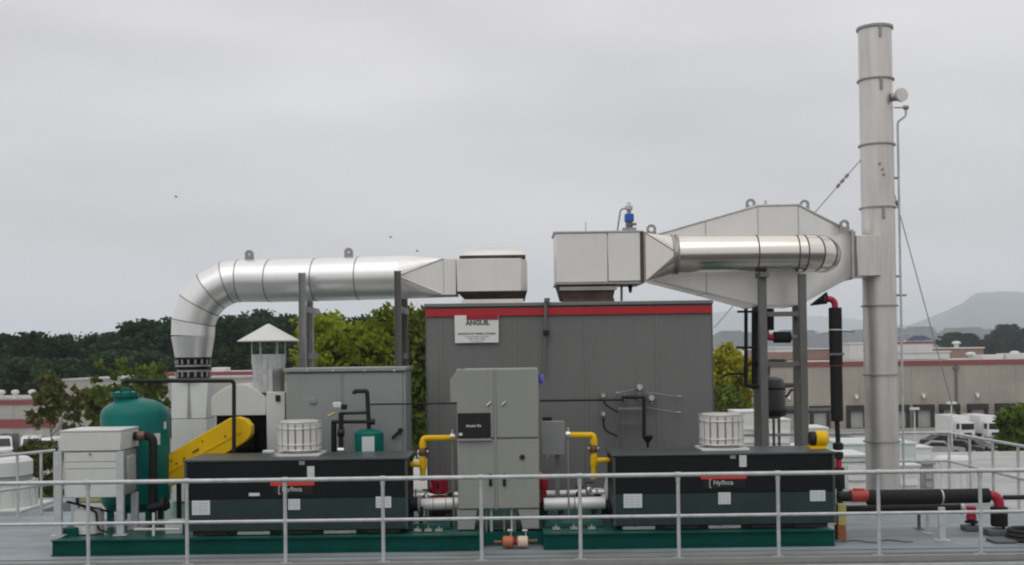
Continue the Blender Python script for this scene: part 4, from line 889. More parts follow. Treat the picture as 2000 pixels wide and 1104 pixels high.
def ptext(t, px, py, size, m, bold=0.): q = P(px,py,y0-.0365); text_part(T,t,size,(q.x,q.y,q.z),m,'lettering',sg,bold=bold)
ptext('ANGUIL', 933, 631, .105, 'ink', .004); ptext('REGENERATIVE THERMAL OXIDIZER', 931, 652, .037, 'ink', .0006); ptext('ENVIRONMENTAL SYSTEMS', 931, 657.5, .03, 'ink_soft'); ptext('800 . 488 . 0230', 932, 662, .04, 'ink_soft'); ptext('www anguil com', 932, 666.5, .03, 'ink_soft')
# wall conduit
T = Thing('wall_conduit', 'vertical grey conduit with black clamp on the housing front', 'conduit', P(1066,740,17.95))
T.part('conduit', MB().cyl(P(1066,584,17.94),P(1062,735,17.94),.026), 'steel_grey'); T.part('clamp', MB().pbox(1061,645,1073,655,17.88,17.965), 'black', bevel=.006); T.part('head', MB().pbox(1063,582,1074,590,17.9,17.965), 'steel_grey', bevel=.006)
single('tubing_line', MB().tube([P(722,790,16.9),P(893,788,17.3)],.012,8), 'black', 'thin black tube running from the small green tank to the control cabinet', 'tube')
single('tubing_line', MB().tube([P(1054,783,17.6),P(1220,781,17.6)],.016,8), 'black', 'thin black tube running from the control cabinet across the housing', 'tube')
# burner and instruments on the housing front
yb = 17.95
T = Thing('pilot_pipework', 'black funnel pipe hanging from instruments on the housing front', 'pipework', P(1266,870,17.75))
T.part('pipe', MB().tube(fillet([P(1215,776,17.7),P(1258,776,17.7),P(1258,855,17.7)],.02,3),.03), 'black')
q = P(1265,857,17.6); T.part('funnel', MB().lathe([(.02,-.2),(.02,-.07),(.075,.0),(.085,.04),(.05,.05)],q,18), 'black')
T = Thing('instrument_bracket', 'grey instrument bracket frame on the housing front', 'bracket', P(1215,850,17.85))
for px in (1206,1216): T.part('post', MB().cyl(P(px,775,17.86),P(px,900,17.86),.018 if px<1210 else .014), 'steel_grey')
for py in (798,826): T.part('bar', MB().box(P(1208,py,17.86).x,P(1258,py,17.86).x,17.84,17.88,PZ(1230,py+2,17.86),PZ(1230,py-2,17.86)), 'galv_dark' if py<810 else 'steel_grey')
ig = 'instrument heads on the housing'
for px, py, r, lab in ((1249,757,.062,'round steel instrument head, topmost on the housing front'),(1220,777,.05,'steel instrument head at the left end of the bracket on the housing'),(1249,777,.055,'steel instrument head in the middle above the black funnel pipe'),(1272,778,.06,'steel instrument head at the right end above the black funnel pipe'),(1178,773,.045,'upper small steel junction head left of the bracket on the housing'),(1178,809,.045,'lower small steel junction head left of the bracket on the housing')):
    T = Thing('wall_instrument', lab, 'instrument', P(px,py,yb), ig); q = P(px,py,yb-.1)
    T.part('cover', MB().loft([[ (q.x+rr_*math.cos(a), q.y+yy, q.z+rr_*math.sin(a)) for a in [2*math.pi*k/18 for k in range(18)]] for rr_,yy in ((r*.6,-.06),(r*.95,-.035),(r,0),(r*.8,.03))]), 'steel_bright')
    T.part('neck', MB().cyl((q.x,q.y+.03,q.z),(q.x,yb+.045,q.z),r*.55), 'galv_dark'); T.part('gland', MB().cyl(q+Vector((0,.0,-r*.9)),q+Vector((0,0,-r*1.5)),r*.3), 'galv_dark')
single('flex_conduit', MB().tube(fillet([P(1178,782,17.85),P(1184,792,17.85),P(1208,806,17.85)],.05,4),.014,8), 'black', 'upper flexible black cable left of the instrument bracket', 'cable')
single('flex_conduit', MB().tube(fillet([P(1178,816,17.85),P(1179,840,17.85),P(1206,852,17.85)],.16,6),.016,8), 'black', 'lower curved flexible black cable left of the instrument bracket', 'cable')
for i, (a, b, lab) in enumerate(((( 1260,766),(1326,775),'upper thin steel rod pointing right on the housing front'),((1262,796),(1324,806),'lower thin steel rod pointing right on the housing front'),((1240,760),(1205,768),'short thin steel rod left of the topmost instrument head'))):
    single('sensing_rod', MB().cyl(P(*a,17.9),P(*b,17.9),.008,n=8).cyl(P(b[0]-3,b[1],17.9),P(b[0]+5,b[1]+.5,17.9),.022,n=10), 'galv_dark', lab, 'rod')

# ------------------------------------------------------------------ left exhaust duct
yd = 19.35; T = Thing('exhaust_duct', 'white metal duct rising at left, bending over and running to the housing', 'duct', P(377,960,yd))
rd = .365
pts = [P(377,656,yd), P(377,630,yd)]
cx, cy, rad = 470, 643, 93
for k, a in enumerate((8,30,52,74,90)):
    t = R(a); pts.append(P(cx-rad*math.cos(t), cy-rad*math.sin(t)-(t/R(90))*1.5, yd))
pts = pts[:1]+pts[2:]
for px, py, y in ((529,548.5,19.25),(618,546.5,19.12),(702,544,19.0),(786,541.5,18.9)): pts.append(P(px,py,y))
rg = rings(pts, rd, 32)
for i in range(len(rg)-1):
    T.part('duct_section', MB().loft(rg[i:i+2], caps=(i in (0,len(rg)-2))), 'alu', smooth=60)
for i in range(1, len(rg)-1):
    c = pts[i]; d = (pts[i+1]-pts[i-1]).normalized()
    T.part('seam_band', MB().loft([[c+(v-c)*1.012-d*.008 for v in rg[i]],[c+(v-c)*1.012+d*.008 for v in rg[i]]], caps=False), 'seam')
# cone, flexible joint, riser
ax = pts[0].x
def lz(py): return P(377,py,yd).z
r2 = .305
T.part('cone', MB().lathe([(r2,lz(698)),(rd*1.0,lz(657))], (ax,yd,0), 32), 'alu', smooth=60)
T.part('flexible_joint', MB().lathe([(r2*.92,lz(738)),(r2*.86,lz(730)),(r2*.88,lz(722)),(r2*.80,lz(716)),(r2*.88,lz(710)),(r2*.9,lz(700))], (ax,yd,0), 28), 'black_rough')
for pz, k in ((700,1.02),(714,.98),(724,.9),(740,.98)): T.part('flange', MB().lathe([(r2*k,lz(pz)-.02),(r2*k,lz(pz)+.012)], (ax,yd,0), 28), 'ring_steel' if pz != 700 else 'black')
bl = MB()
for k in range(16):
    a = 2*math.pi*k/16
    for pz in (706,731): bl.cyl((ax+r2*.95*math.cos(a),yd+r2*.95*math.sin(a),lz(pz+5)),(ax+r2*.95*math.cos(a),yd+r2*.95*math.sin(a),lz(pz-5)),.02,n=6)
T.part('joint_bolts', bl, 'ring_steel', kind='stuff')
w = .30; T.part('riser_panel', MB().hexa([(ax-w,yd-w,lz(816)),(ax+w,yd-w,lz(816)),(ax+w,yd+w,lz(816)),(ax-w,yd+w,lz(816))], [(ax-w*1.02,yd-w*.7,lz(742)),(ax+w*1.02,yd-w*.7,lz(742)),(ax+w*1.02,yd+w*.7,lz(742)),(ax-w*1.02,yd+w*.7,lz(742))]), 'white_paint', bevel=.008)
xs_ = ax-.01; T.part('riser_seam', MB().hexa([(xs_-.02,yd-w-.006,lz(814)),(xs_+.05,yd-w-.006,lz(814)),(xs_+.05,yd-w+.02,lz(814)),(xs_-.02,yd-w+.02,lz(814))],[(xs_-.02,yd-w*.7-.008,lz(744)),(xs_+.005,yd-w*.7-.008,lz(744)),(xs_+.005,yd-w*.7+.02,lz(744)),(xs_-.02,yd-w*.7+.02,lz(744))]), 'galv_dark')
T.part('riser_base', MB().box(ax-w*.97,ax+w*.99,yd-w*1.01,yd+w,SZ,lz(817)), 'white_paint', bevel=.008)
# square transition and hood
yq = 18.9; c = pts[-1]; n = 32
X1, X2 = PX(869,yq,540), PX(893,yq,540); zt_, zb_ = PZ(880,505,yq-.4), PZ(880,576,yq-.4)
def sq_ring(x, yc, hw, z0, z1, ring, cen):
    out = []
    for v in ring:
        dy, dz = v.y-cen.y, v.z-cen.z; m = max(abs(dy), abs(dz), 1e-6); out.append(Vector((x, yc+dy/m*hw, (z0+z1)/2+dz/m*(z1-z0)/2)))
    return out
sq = [Vector((X1,yq+a*.40,z)) for a in (-1,1) for z in (zb_,zt_)]
T.part('transition', sqround(rg[-1], sq), 'alu_sheet', smooth=0)
ap = min(rg[-1], key=lambda v: v.y)
for v in sq[:2]: T.part('fold_seam', MB().cyl(ap, v, .014, n=6), 'galv')
T.part('square_duct', MB().box(X1+.002,X2,yq-.40,yq+.40,zb_,zt_), 'alu_sheet', bevel=.006)
xa, xb = PX(892,18.4,540), PX(1030,18.4,540); za, zc = PZ(960,569,18.4), PZ(960,505,18.4)
T.part('hood', MB().box(xa,xb-.10,18.4,19.6,za,zc).hexa([(xb-.099,18.4,za),(xb-.099,19.6,za),(xb-.099,19.6,zc),(xb-.099,18.4,zc)],[(xb,18.5,za),(xb,19.5,za),(xb,19.5,zc-.03),(xb,18.5,zc-.03)]), 'alu_sheet', bevel=.008)
ta, tb = PX(901,18.5,490), PX(1026,18.5,490); z1_, z2_ = zc+.002, PZ(960,481,18.4)
T.part('hood_flange', MB().box(ta-.03,tb+.0,18.42,19.58,z1_,z1_+.05), 'rust_dark')
T.part('hood_cap', MB().hexa([(ta,18.45,z1_+.052),(tb,18.45,z1_+.052),(tb,19.5,z1_+.052),(ta,19.5,z1_+.052)],[(ta+.10,18.6,z2_),(tb-.12,18.6,z2_),(tb-.12,19.3,z2_),(ta+.10,19.3,z2_)]), 'alu_sheet', bevel=.01)
for px, m in ((935,0),(995,0)): pass
T.part('throat', MB().hexa([(PX(908,18.45,580),18.55,PZ(960,584,18.45)),(PX(1026,18.45,580),18.55,PZ(960,584,18.45)),(PX(1026,18.45,580),19.5,PZ(960,584,18.45)),(PX(908,18.45,580),19.5,PZ(960,584,18.45))],[(xa,18.42,za-.002),(xb-.01,18.42,za-.002),(xb-.01,19.58,za-.002),(xa,19.58,za-.002)]), 'rust_dark', bevel=.006)
T.part('throat_flange', MB().box(PX(902,18.4,588),PX(1022,18.4,588),18.45,19.6,zt-.0+.002,PZ(960,584.5,18.45)), 'alu_sheet')
def lug(T, px, py, y, s=.085, m='ring_steel', hole=.45):
    q = P(px,py,y); b = MB().annulus(q, s, s*hole, y-.02, y+.02, 20).box(q.x-s,q.x+s,y-.018,y+.018,q.z-s*1.5,q.z-s*.5); T.part('lifting_lug', b, m)
lug(T,487,497,19.3,.075,hole=.25); lug(T,681,493,19.05,.075,hole=.25)
# duct supports
def support(label, px, px2, ytop, yf, ybk):
    T = Thing('duct_support', label, 'duct support', (PX(px,yf,700),yf,SZ), 'steel duct support frames'); xf, xr = PX(px,yf,650), PX(px2,ybk,650); zt = PZ(px,ytop,yf)
    for x, y in ((xf,yf),(xr,ybk)): T.part('post', MB().box(x-.045,x-.035,y-.05,y+.05,SZ,zt).box(x-.034,x+.05,y+.01,y+.02,SZ,zt).box(x+.051,x+.06,y-.05,y+.05,SZ,zt), 'steel_grey' if px > 700 else 'galv_dark')
    zz = PZ(px,595,yf); T.part('cross_beam', MB().box(xf-.03,xf+.05,yf+.052,ybk-.052,zz-.12,zz-.02), 'galv_dark')
    T.part('brace', MB().box(min(xf,xr)-.02,max(xf,xr)+.02,ybk-.06,ybk-.04,PZ(px,702,yf),PZ(px,690,yf)), 'galv_dark')
support('grey steel duct support left of the lime trees', 590, 605, 533, 18.55, 20.0)
support('grey steel duct support nearer the housing', 777, 790, 529, 18.3, 19.8)

# ------------------------------------------------------------------ right duct: box, pipe, elbow
yb0, yb1 = 18.4, 19.3
T = Thing('bypass_duct', 'stainless duct box and round pipe on the right part of the housing', 'duct', P(1170,590,18.9))
xa, xm, xb = PX(1085,yb0,500), PX(1187,yb0,500), PX(1251,yb0,500); za, zc = PZ(1168,551,yb0), PZ(1168,455,yb0)
T.part('box_panel', MB().box(xa,xm-.003,yb0,yb1,za,zc), 'alu_sheet', bevel=.008); T.part('box_panel', MB().box(xm+.003,xb,yb0-.004,yb1+.004,za+.01,zc+.004), 'alu_sheet', bevel=.008)
T.part('top_flange', MB().box(xa-.03,xb,yb0-.02,yb1+.02,zc+.006,zc+.03), 'galv'); T.part('bottom_flange', MB().box(xa-.01,xb+.02,yb0-.015,yb1+.02,za-.035,za-.002), 'ring_steel')
T.part('end_flange', MB().box(xb+.002,xb+.05,yb0-.03,yb1+.03,za-.02,zc+.02), 'rust_dark', bevel=.005); T.part('end_flange_plate', MB().box(xb+.052,xb+.085,yb0-.02,yb1+.02,za-.01,zc+.01), 'ring_steel')
T.part('throat', MB().hexa([(PX(1097,yb0,580),yb0+.06,PZ(1150,583,yb0)),(PX(1198,yb0,580),yb0+.06,PZ(1150,583,yb0)),(PX(1198,yb0,580),yb1,PZ(1150,583,yb0)),(PX(1097,yb0,580),yb1,PZ(1150,583,yb0))],[(PX(1089,yb0,555),yb0+.02,za-.038),(PX(1204,yb0,555),yb0+.02,za-.038),(PX(1204,yb0,555),yb1,za-.038),(PX(1089,yb0,555),yb1,za-.038)]), 'rust_dark', bevel=.005)
T.part('throat_collar', MB().pbox(1100,583,1200,590,yb0+.02,yb1), 'rust_dark')
T.part('throat_band', MB().pbox(1093,560,1205,567,yb0-.004,yb0+.05), 'ring_steel')
yp = 18.75; rp = .305
pp = [P(1318,497.5,yp),P(1476,495.5,yp),P(1554,495,yp),P(1568,495,yp)]
R_ = .42; b0 = pp[-1]
for a in (25,50,75,90): pp.append(b0+Vector((R_*math.sin(R(a)),R_*(1-math.cos(R(a))),0)))
rg = rings(pp, rp, 32)
sq = [Vector((xb+.087,yp+.1+a*.44,z)) for a in (-1,1) for z in (za+.01,zc-.01)]
T.part('transition', sqround(rg[0], sq), 'stainless', smooth=0)
ap = min(rg[0], key=lambda v: v.y)
for v in sq[:2]: T.part('fold_seam', MB().cyl(ap, v, .010, n=6), 'ring_steel')
for i in range(len(rg)-1): T.part('pipe_section', MB().loft(rg[i:i+2], caps=(i in (0,len(rg)-2))), 'stainless', smooth=60)
for i in range(1,len(rg)-1):
    c = pp[i]; d = (pp[i+1]-pp[i-1]).normalized(); T.part('seam_band', MB().loft([[c+(v-c)*1.02-d*.01 for v in rg[i]],[c+(v-c)*1.02+d*.01 for v in rg[i]]], caps=False), 'rust_dark')
for px in (1313,1321): c = P(px,497,yp); T.part('pipe_flange', MB().cyl(c-Vector((.018,0,0)),c+Vector((.018,0,0)),rp*1.09,n=32), 'ring_steel')
T.part('antenna_rod', MB().cyl(P(1144,455,18.8),P(1144,434,18.8),.01,n=6), 'galv')
T.part('drain_stub', MB().cyl(P(1231,553,18.8),P(1231,572,18.8),.05,.02), 'black'); T.part('drain_stub', MB().cyl(P(1214,553,18.8),P(1214,588,18.8),.02), 'galv_dark')
T = Thing('damper_actuator', 'blue damper actuator on top of the stainless duct box', 'actuator', P(1229,450,18.85)); ya = 18.85
q = P(1229,449,ya)
def ac(py): return P(1229,py,ya).z
T.part('base', MB().box(q.x-.11,q.x+.11,ya-.1,ya+.1,zc+.032,ac(446)), 'galv_dark'); T.part('yoke', MB().box(q.x-.055,q.x+.055,ya-.05,ya+.05,ac(446)+.002,ac(434)), 'steel_grey')
T.part('body', MB().box(q.x-.075,q.x+.075,ya-.07,ya+.07,ac(434)+.002,ac(418)), 'blue', bevel=.012); T.part('shaft', MB().cyl((q.x,ya,ac(418)),(q.x,ya,ac(411)),.035), 'galv_dark'); T.part('head', MB().lathe([(.05,ac(411)),(.065,ac(409)),(.065,ac(403)),(.03,ac(399)),(.03,ac(396))],(q.x,ya,0),16), 'galv')
T.part('side_lever', MB().cyl(P(1233,438,ya-.06),P(1243,438,ya-.06),.022), 'steel_grey'); T.part('conduit', MB().tube(fillet([P(1222,407,ya),P(1212,409,ya),P(1206,450,ya)],.06,4),.014,8), 'galv_dark')

# ------------------------------------------------------------------ diamond heat exchanger
ye = 19.35; yk = 20.7
T = Thing('heat_exchanger', 'large faceted sheet metal plenum behind the round pipe, joined to the chimney', 'plenum', P(1520,600,20.0))
def quad(px0, py_t, py_b, Yf, Yb, n=None):
    a, b = P(px0,py_b,Yf), P(px0,py_t,Yf); return [Vector((a.x,Yf,a.z)),Vector((a.x,Yf,b.z)),Vector((a.x,Yb,b.z)),Vector((a.x,Yb,a.z))]
L0 = quad(1272,462,548,ye+.30,yk-.30); L1 = quad(1380,431,572,ye+.155,yk-.155); L2 = quad(1483,402,597,ye,yk); L3 = quad(1562,400,596,ye,yk); L4 = quad(1664,453,541,ye+.32,yk-.32)
def shr(q, k): c = sum(q, Vector())/4; return [c+(v-c)*k+Vector((0,0,0)) for v in q]
def sect(A, B, m='alu_sheet', name='plenum_section'):
    d = Vector(((B[0].x-A[0].x),0,0)).normalized()*.003
    T.part(name, MB().hexa([v+d for v in A],[v-d for v in B]), m, bevel=.006)
sect(L0,L1); sect(L1,L2); sect(L2,L3); sect(L3,L4)
for Q in (L1,L2,L3):
    c = sum(Q,Vector())/4; e = Vector((.012,0,0)); T.part('seam_band', MB().hexa([c+(v-c)*1.008-e for v in Q],[c+(v-c)*1.008+e for v in Q]), 'galv')
c = sum(L4,Vector())/4; e = Vector((.03,0,0)); T.part('outlet_flange', MB().hexa([c+(v-c)*1.1-e*.05 for v in L4],[c+(v-c)*1.1+e for v in L4]), 'galv')
T.part('outlet_gasket', MB().hexa([c+(v-c)*1.02+e*1.05 for v in L4],[c+(v-c)*1.02+e*2.4 for v in L4]), 'ring_steel')
for k in (1,2): T.part('edge_angle', MB().tube([L0[k],L1[k],L2[k],L3[k],L4[k]],.022,6), 'galv')
for px, py in ((1466,398),(1571,400),(1649,439),(1272,448)): lug(T,px,py,ye+.2,.085,'ring_steel',.5)
T.part('vent_stub', MB().cyl(P(1495,402,19.8),P(1495,392,19.8),.025), 'galv')
# ------------------------------------------------------------------ chimney
yc = 20.0; x0 = PX(1724,yc,940); rs = .288
T = Thing('chimney', 'tall round stainless steel chimney with bolted rings', 'chimney', (x0,yc,0))
# straight vertical axis through the foot
def cz(py): return P(1715,py,yc).z
cuts = [0.0]+[cz(p) for p in (862,732,598,407,285,158,56)]
for a, b in zip(cuts, cuts[1:]): T.part('stack_section', MB().lathe([(rs,a+.004),(rs,b-.004)],(x0,yc,0),40), 'stack_steel', smooth=60)
for z in cuts[1:-1]: T.part('ring_flange', MB().lathe([(rs+.004,z-.012),(rs+.035,z-.012),(rs+.035,z+.012),(rs+.004,z+.012)],(x0,yc,0),40), 'ring_steel')
T.part('top_rim', MB().lathe([(rs+.003,cuts[-1]-.03),(rs+.03,cuts[-1]-.03),(rs+.03,cuts[-1]+.015),(rs-.02,cuts[-1]+.015),(rs-.02,cuts[-1]-.03)],(x0,yc,0),40), 'ring_steel')
for z in (cuts[-1],cuts[-2],cuts[4]): T.part('hanger_tab', MB().box(x0-.02,x0+.025,yc-rs-.03,yc-rs+.01,z-.22,z-.013), 'ring_steel')
T.part('base_ring', MB().lathe([(rs+.12,.004),(rs+.12,.03),(rs+.01,.03)],(x0,yc,0),32), 'ring_steel')
T.part('inlet_box', MB().box(sum(L4,Vector()).x/4+.075, x0-rs*.30, yc-.40, yc+.36, PZ(1693,539,19.6), PZ(1693,459,19.6)), 'stack_steel', bevel=.01)
for k, (dx, py) in enumerate(((-.05,325),(.0,336),(.02,346))): z = cz(py); T.part('bolt', MB().cyl((x0+dx,yc-rs+.01,z),(x0+dx,yc-rs-.03,z),.022,n=8), 'ring_steel')
z = cz(196); T.part('sample_port', MB().cyl((x0+rs*.7,yc-.2,z),(x0+rs+.10,yc-.26,z),.07), 'ring_steel'); T.part('sample_flange', MB().cyl((x0+rs+.05,yc-.27,z+.02),(x0+rs+.07,yc-.33,z+.02),.12), 'stack_steel')
for px, py in ((1748,348),(1752,540),(1755,577)): q = P(px,py,yc); T.part('bracket', MB().box(x0+rs-.01,x0+rs+.11 if py<577 else x0+rs+.19,yc-.02,yc+.02,q.z-.018,q.z+.018), 'ring_steel')
T = Thing('chimney_conduit', 'thin steel conduit with curved top running up the chimney right side', 'conduit', (x0+rs+.07,yc,0)); xk = x0+rs+.075
T.part('conduit', MB().tube(fillet([(xk,yc-.05,.02),(xk,yc-.05,cz(240)),(xk+.15,yc-.05,cz(228)),(xk+.15,yc-.05,cz(212))],.08,5),.02,8), 'galv')
T.part('fitting', MB().cyl((xk+.11,yc-.05,cz(212)),(xk+.19,yc-.05,cz(212)),.04), 'ring_steel'); T.part('link', MB().cyl((x0+rs+.02,yc-.05,cz(212)),(xk+.11,yc-.05,cz(212)),.014), 'galv')
def wire(label, p, q, beads):
    T = Thing('guy_wire', label, 'guy wire', q); T.part('wire', MB().cyl(p,q,.009,n=6), 'ring_steel')
    for t in beads: c = Vector(p).lerp(Vector(q),t); d = (Vector(q)-Vector(p)).normalized(); T.part('turnbuckle', MB().cyl(c-d*.04,c+d*.04,.03,n=8), 'ring_steel')
wire('thin guy wire running from the chimney down to the left', (x0-rs,yc,cz(312)), P(1395,640,24.5), (.08,.105,.13))
wire('thin guy wire running from the chimney down to the right', (x0+rs,yc,cz(375)), P(1862,800,21.0), (.05,))
# ------------------------------------------------------------------ steel frame
T = Thing('steel_frame', 'dark grey steel tower frame carrying the plenum and round pipe', 'support frame', (PX(1525,18.7,800),18.7,SZ))
yf, yr = 18.72, 20.0
fp = [(1491,yf,536,.062),(1569,yf,536,.058),(1478,yr,598,.055),(1557,yr,598,.06)]
for px, y, py, w in fp:
    x = PX(px,y,720); T.part('post', MB().box(x-w,x+w,y-w,y-w+.012,SZ,PZ(px,py,y)).box(x-w,x-w+.012,y-w+.013,y+w,SZ,PZ(px,py,y)).box(x+w-.012,x+w,y-w+.013,y+w,SZ,PZ(px,py,y)), 'steel_grey', bevel=.002)
for py in (614,712): a, b = P(1491,py,yf), P(1569,py,yf); T.part('crossbar', MB().box(a.x+.064,b.x-.06,yf-.03,yf+.03,a.z-.04,a.z+.04), 'steel_grey', bevel=.004)
for py in (614,712):
    for px, px2 in ((1491,1478),(1569,1557)): a, b = P(px,py,yf), P(px2,py,yr); T.part('side_bar', MB().hexa([(a.x-.03,yf+.064,a.z-.04),(a.x+.03,yf+.064,a.z-.04),(a.x+.03,yf+.064,a.z+.04),(a.x-.03,yf+.064,a.z+.04)],[(b.x-.03,yr-.064,a.z-.04),(b.x+.03,yr-.064,a.z-.04),(b.x+.03,yr-.064,a.z+.04),(b.x-.03,yr-.064,a.z+.04)]), 'steel_grey')
T.part('saddle', MB().pbox(1485,531,1502,541,18.55,18.95), 'steel_grey')
# vessel
yv = 20.9; x = PX(1506,yv,780); r = .26
T = Thing('grey_vessel', 'dark grey upright vessel standing behind the steel frame', 'vessel', (x,yv,0))
z1, z0 = PZ(1506,736,yv), PZ(1506,818,yv)
T.part('shell', MB().lathe([(r*.5,z0),(r*.9,z0+.05),(r,z0+.12),(r,z1-.15),(r*.85,z1-.05),(r*.5,z1)],(x,yv,0),28), 'vessel'); T.part('band', MB().lathe([(r*1.02,z1-.24),(r*1.02,z1-.2)],(x,yv,0),28), 'black'); T.part('lower_band', MB().lathe([(r*1.02,z0+.06),(r*1.03,z0+.16)],(x,yv,0),28), 'black')
for k in range(3): a = k*2.1+.5; T.part('leg', MB().cyl((x+r*.7*math.cos(a),yv+r*.7*math.sin(a),.01),(x+r*.7*math.cos(a),yv+r*.7*math.sin(a),z0+.06),.025), 'steel_grey')
T.part('top_pipe', MB().tube(fillet([P(1500,735,yv),P(1502,704,yv),P(1532,704,yv),P(1536,712,yv)],.04,3),.035), 'steel_grey')
T.part('outlet', MB().cyl(P(1528,753,yv),P(1558,752,yv),.045), 'steel_grey'); T.part('outlet', MB().cyl(P(1524,802,yv),P(1562,802,yv),.06), 'steel_grey'); T.part('hose', MB().tube(fillet([P(1530,772,yv),P(1537,775,yv),P(1545,762,yv),P(1556,762,yv)],.02,3),.02), 'black')
# black pipe loop left of frame
T = Thing('black_pipe_loop', 'thin black pipe loop left of the steel frame', 'pipework', P(1458,760,19.2)); yl = 19.2
T.part('pipe', MB().tube(fillet([P(1457,603,yl),P(1457,754,yl),P(1482,755,yl)],.04,3),.032), 'black'); T.part('branch', MB().cyl(P(1440,609,yl),P(1482,609,yl),.02), 'black'); T.part('branch', MB().cyl(P(1438,679,yl),P(1478,679,yl),.02), 'black'); T.part('branch', MB().tube(fillet([P(1412,736,yl),P(1424,730,yl),P(1457,730,yl)],.05,3),.018), 'black'); T.part('rear_pipe', MB().cyl(P(1474,605,yl+.3),P(1474,760,yl+.3),.055), 'black')
T = Thing('insulated_drop_pipe', 'short black insulated pipe with red elbow inside the frame', 'pipework', P(1525,665,18.95)); yl = 18.95
T.part('upper_pipe', MB().cyl(P(1502,603,yl+.4),P(1502,645,yl+.4),.085), 'black_rough'); T.part('elbow', MB().tube(fillet([P(1496,645,yl),P(1497,659,yl),P(1511,660,yl)],.07,4),.052), 'red_paint'); T.part('sleeve', MB().cyl(P(1511,659,yl),P(1544,659,yl),.095,n=20), 'black_rough', bevel=.008); T.part('stub', MB().cyl(P(1544,659,yl),P(1556,659,yl),.04), 'galv_dark')
single('black_column', MB().cyl(P(1562,756,20.2),P(1563,866,20.2),.07), 'black_rough', 'black insulated pipe between the right posts of the steel frame', 'pipe')
# big insulated riser
yl = 18.4; T = Thing('insulated_riser', 'thick black insulated riser with red elbow left of the chimney', 'pipework', P(1632,900,yl))
T.part('sleeve', MB().cyl(P(1631,601,yl),P(1633,714,yl),.105,n=24), 'black_rough', bevel=.008); T.part('sleeve', MB().cyl(P(1633,715,yl),P(1635,823,yl),.098,n=24), 'black_rough', bevel=.008)
T.part('elbow', MB().tube(fillet([P(1631,602,yl),P(1630,585,yl),P(1610,584,yl)],.09,5),.052), 'red_paint'); T.part('cone', MB().loft([[P(1614,582,yl)+Vector((0,.1*math.cos(a),.1*math.sin(a))) for a in [2*math.pi*k/16 for k in range(16)]],[P(1583,596,yl+.3)+Vector((0,.012*math.cos(a),.012*math.sin(a))) for a in [2*math.pi*k/16 for k in range(16)]]]), 'black_rough')
T.part('strap', MB().cyl(P(1632,643,yl),P(1632,645.5,yl),.108,n=24), 'galv'); T.part('strap', MB().pbox(1617,690,1649,694,yl-.12,yl-.105), 'steel_grey')
T.part('lower_pipe', MB().cyl(P(1635,823,yl),P(1637,868,yl),.04), 'black'); T.part('valve', MB().lathe([(.06,-.06),(.085,-.04),(.085,.04),(.06,.06)],P(1637,872,yl-.2),16), 'black'); T.part('valve', MB().lathe([(.05,-.06),(.075,-.03),(.075,.05),(.05,.06)],P(1638,890,yl-.2),16), 'black'); T.part('red_joint', MB().cyl(P(1638,898,yl-.2),P(1638,914,yl-.2),.05), 'red_paint'); T.part('lower_sleeve', MB().cyl(P(1639,914,yl-.2),P(1640,955,yl-.2),.085), 'black_rough'); T.part('foot', MB().cyl(P(1640,955,yl-.2),(P(1640,955,yl-.2).x,yl-.2,.01),.05), 'black')
T.part('stub_rod', MB().cyl(P(1640,647,yl),P(1669,648,yl),.012,n=6), 'steel_grey')
single('pipe_branch', MB().cyl(P(1578,803,19.6),P(1625,802,19.6),.045), 'steel_grey', 'grey horizontal pipe between the frame and the black riser', 'pipe')
# ------------------------------------------------------------------ right pipe run
yl = 15.9; T = Thing('insulated_pipe_run', 'thick black insulated pipe running right from the compressor along the deck', 'pipe', P(1800,1000,yl))
A, B = P(1694,972,yl), P(1838,970,yl); C_, D_ = P(1838,970,yl), P(1931,968,yl)
T.part('sleeve', MB().cyl(A,B-Vector((.01,0,0)),.108,n=24), 'black_rough', bevel=.006); T.part('sleeve', MB().cyl(C_+Vector((.01,0,0)),D_,.104,n=24), 'black_rough', bevel=.006)
T.part('joint_gap', MB().cyl(B-Vector((.012,0,0)),C_+Vector((.012,0,0)),.1), 'galv')
T.part('stub', MB().cyl(P(1636,970,yl),P(1662,970,yl),.07), 'black'); cp = T.part('coupling', MB().cyl(P(1660,969,yl),P(1696,968,yl),.088,n=20), 'red_coupling', bevel=.012); T.part('coupling_lugs', MB().box(P(1667,960,yl).x,P(1688,960,yl).x,yl-.04,yl+.04,P(1677,962,yl).z,P(1677,954,yl).z), 'red_coupling', parent=cp, bevel=.01)
T.part('elbow', MB().tube(fillet([P(1930,968,yl),P(1949,967,yl),P(1952,989,yl)],.11,6),.068,14), 'red_paint')
T = Thing('lower_pipe_run', 'thinner black pipe below the thick insulated pipe on the deck', 'pipe', P(1760,1010,16.4)); T.part('pipe', MB().cyl(P(1652,995,16.4),P(1876,992,16.4),.055,n=18), 'black_rough'); T.part('end_flange', MB().cyl(P(1874,993,16.4),P(1880,993,16.4),.09), 'galv')
single('rear_pipe_run', MB().cyl(P(1960,972,16.9),P(2080,970,16.9),.035), 'black', 'black pipe leaving to the right border from the red elbow', 'pipe')
T = Thing('pipe_strainer', 'black upright strainer with grey block foot under the red elbow', 'strainer', P(1951,1040,15.9)); q = P(1951,990,15.9); T.part('body', MB().lathe([(.105,-.27),(.115,-.25),(.115,-.01),(.1,0)],q,24), 'black_rough'); 
for dx in (-.05,.06): T.part('leg', MB().cyl((q.x+dx,15.9,.08),(q.x+dx,15.9,q.z-.26),.02), 'steel_bright' if dx<0 else 'black')
T.part('foot_block', MB().box(q.x-.2,q.x+.12,15.75,16.05,.004,.085), 'block_grey', bevel=.01)
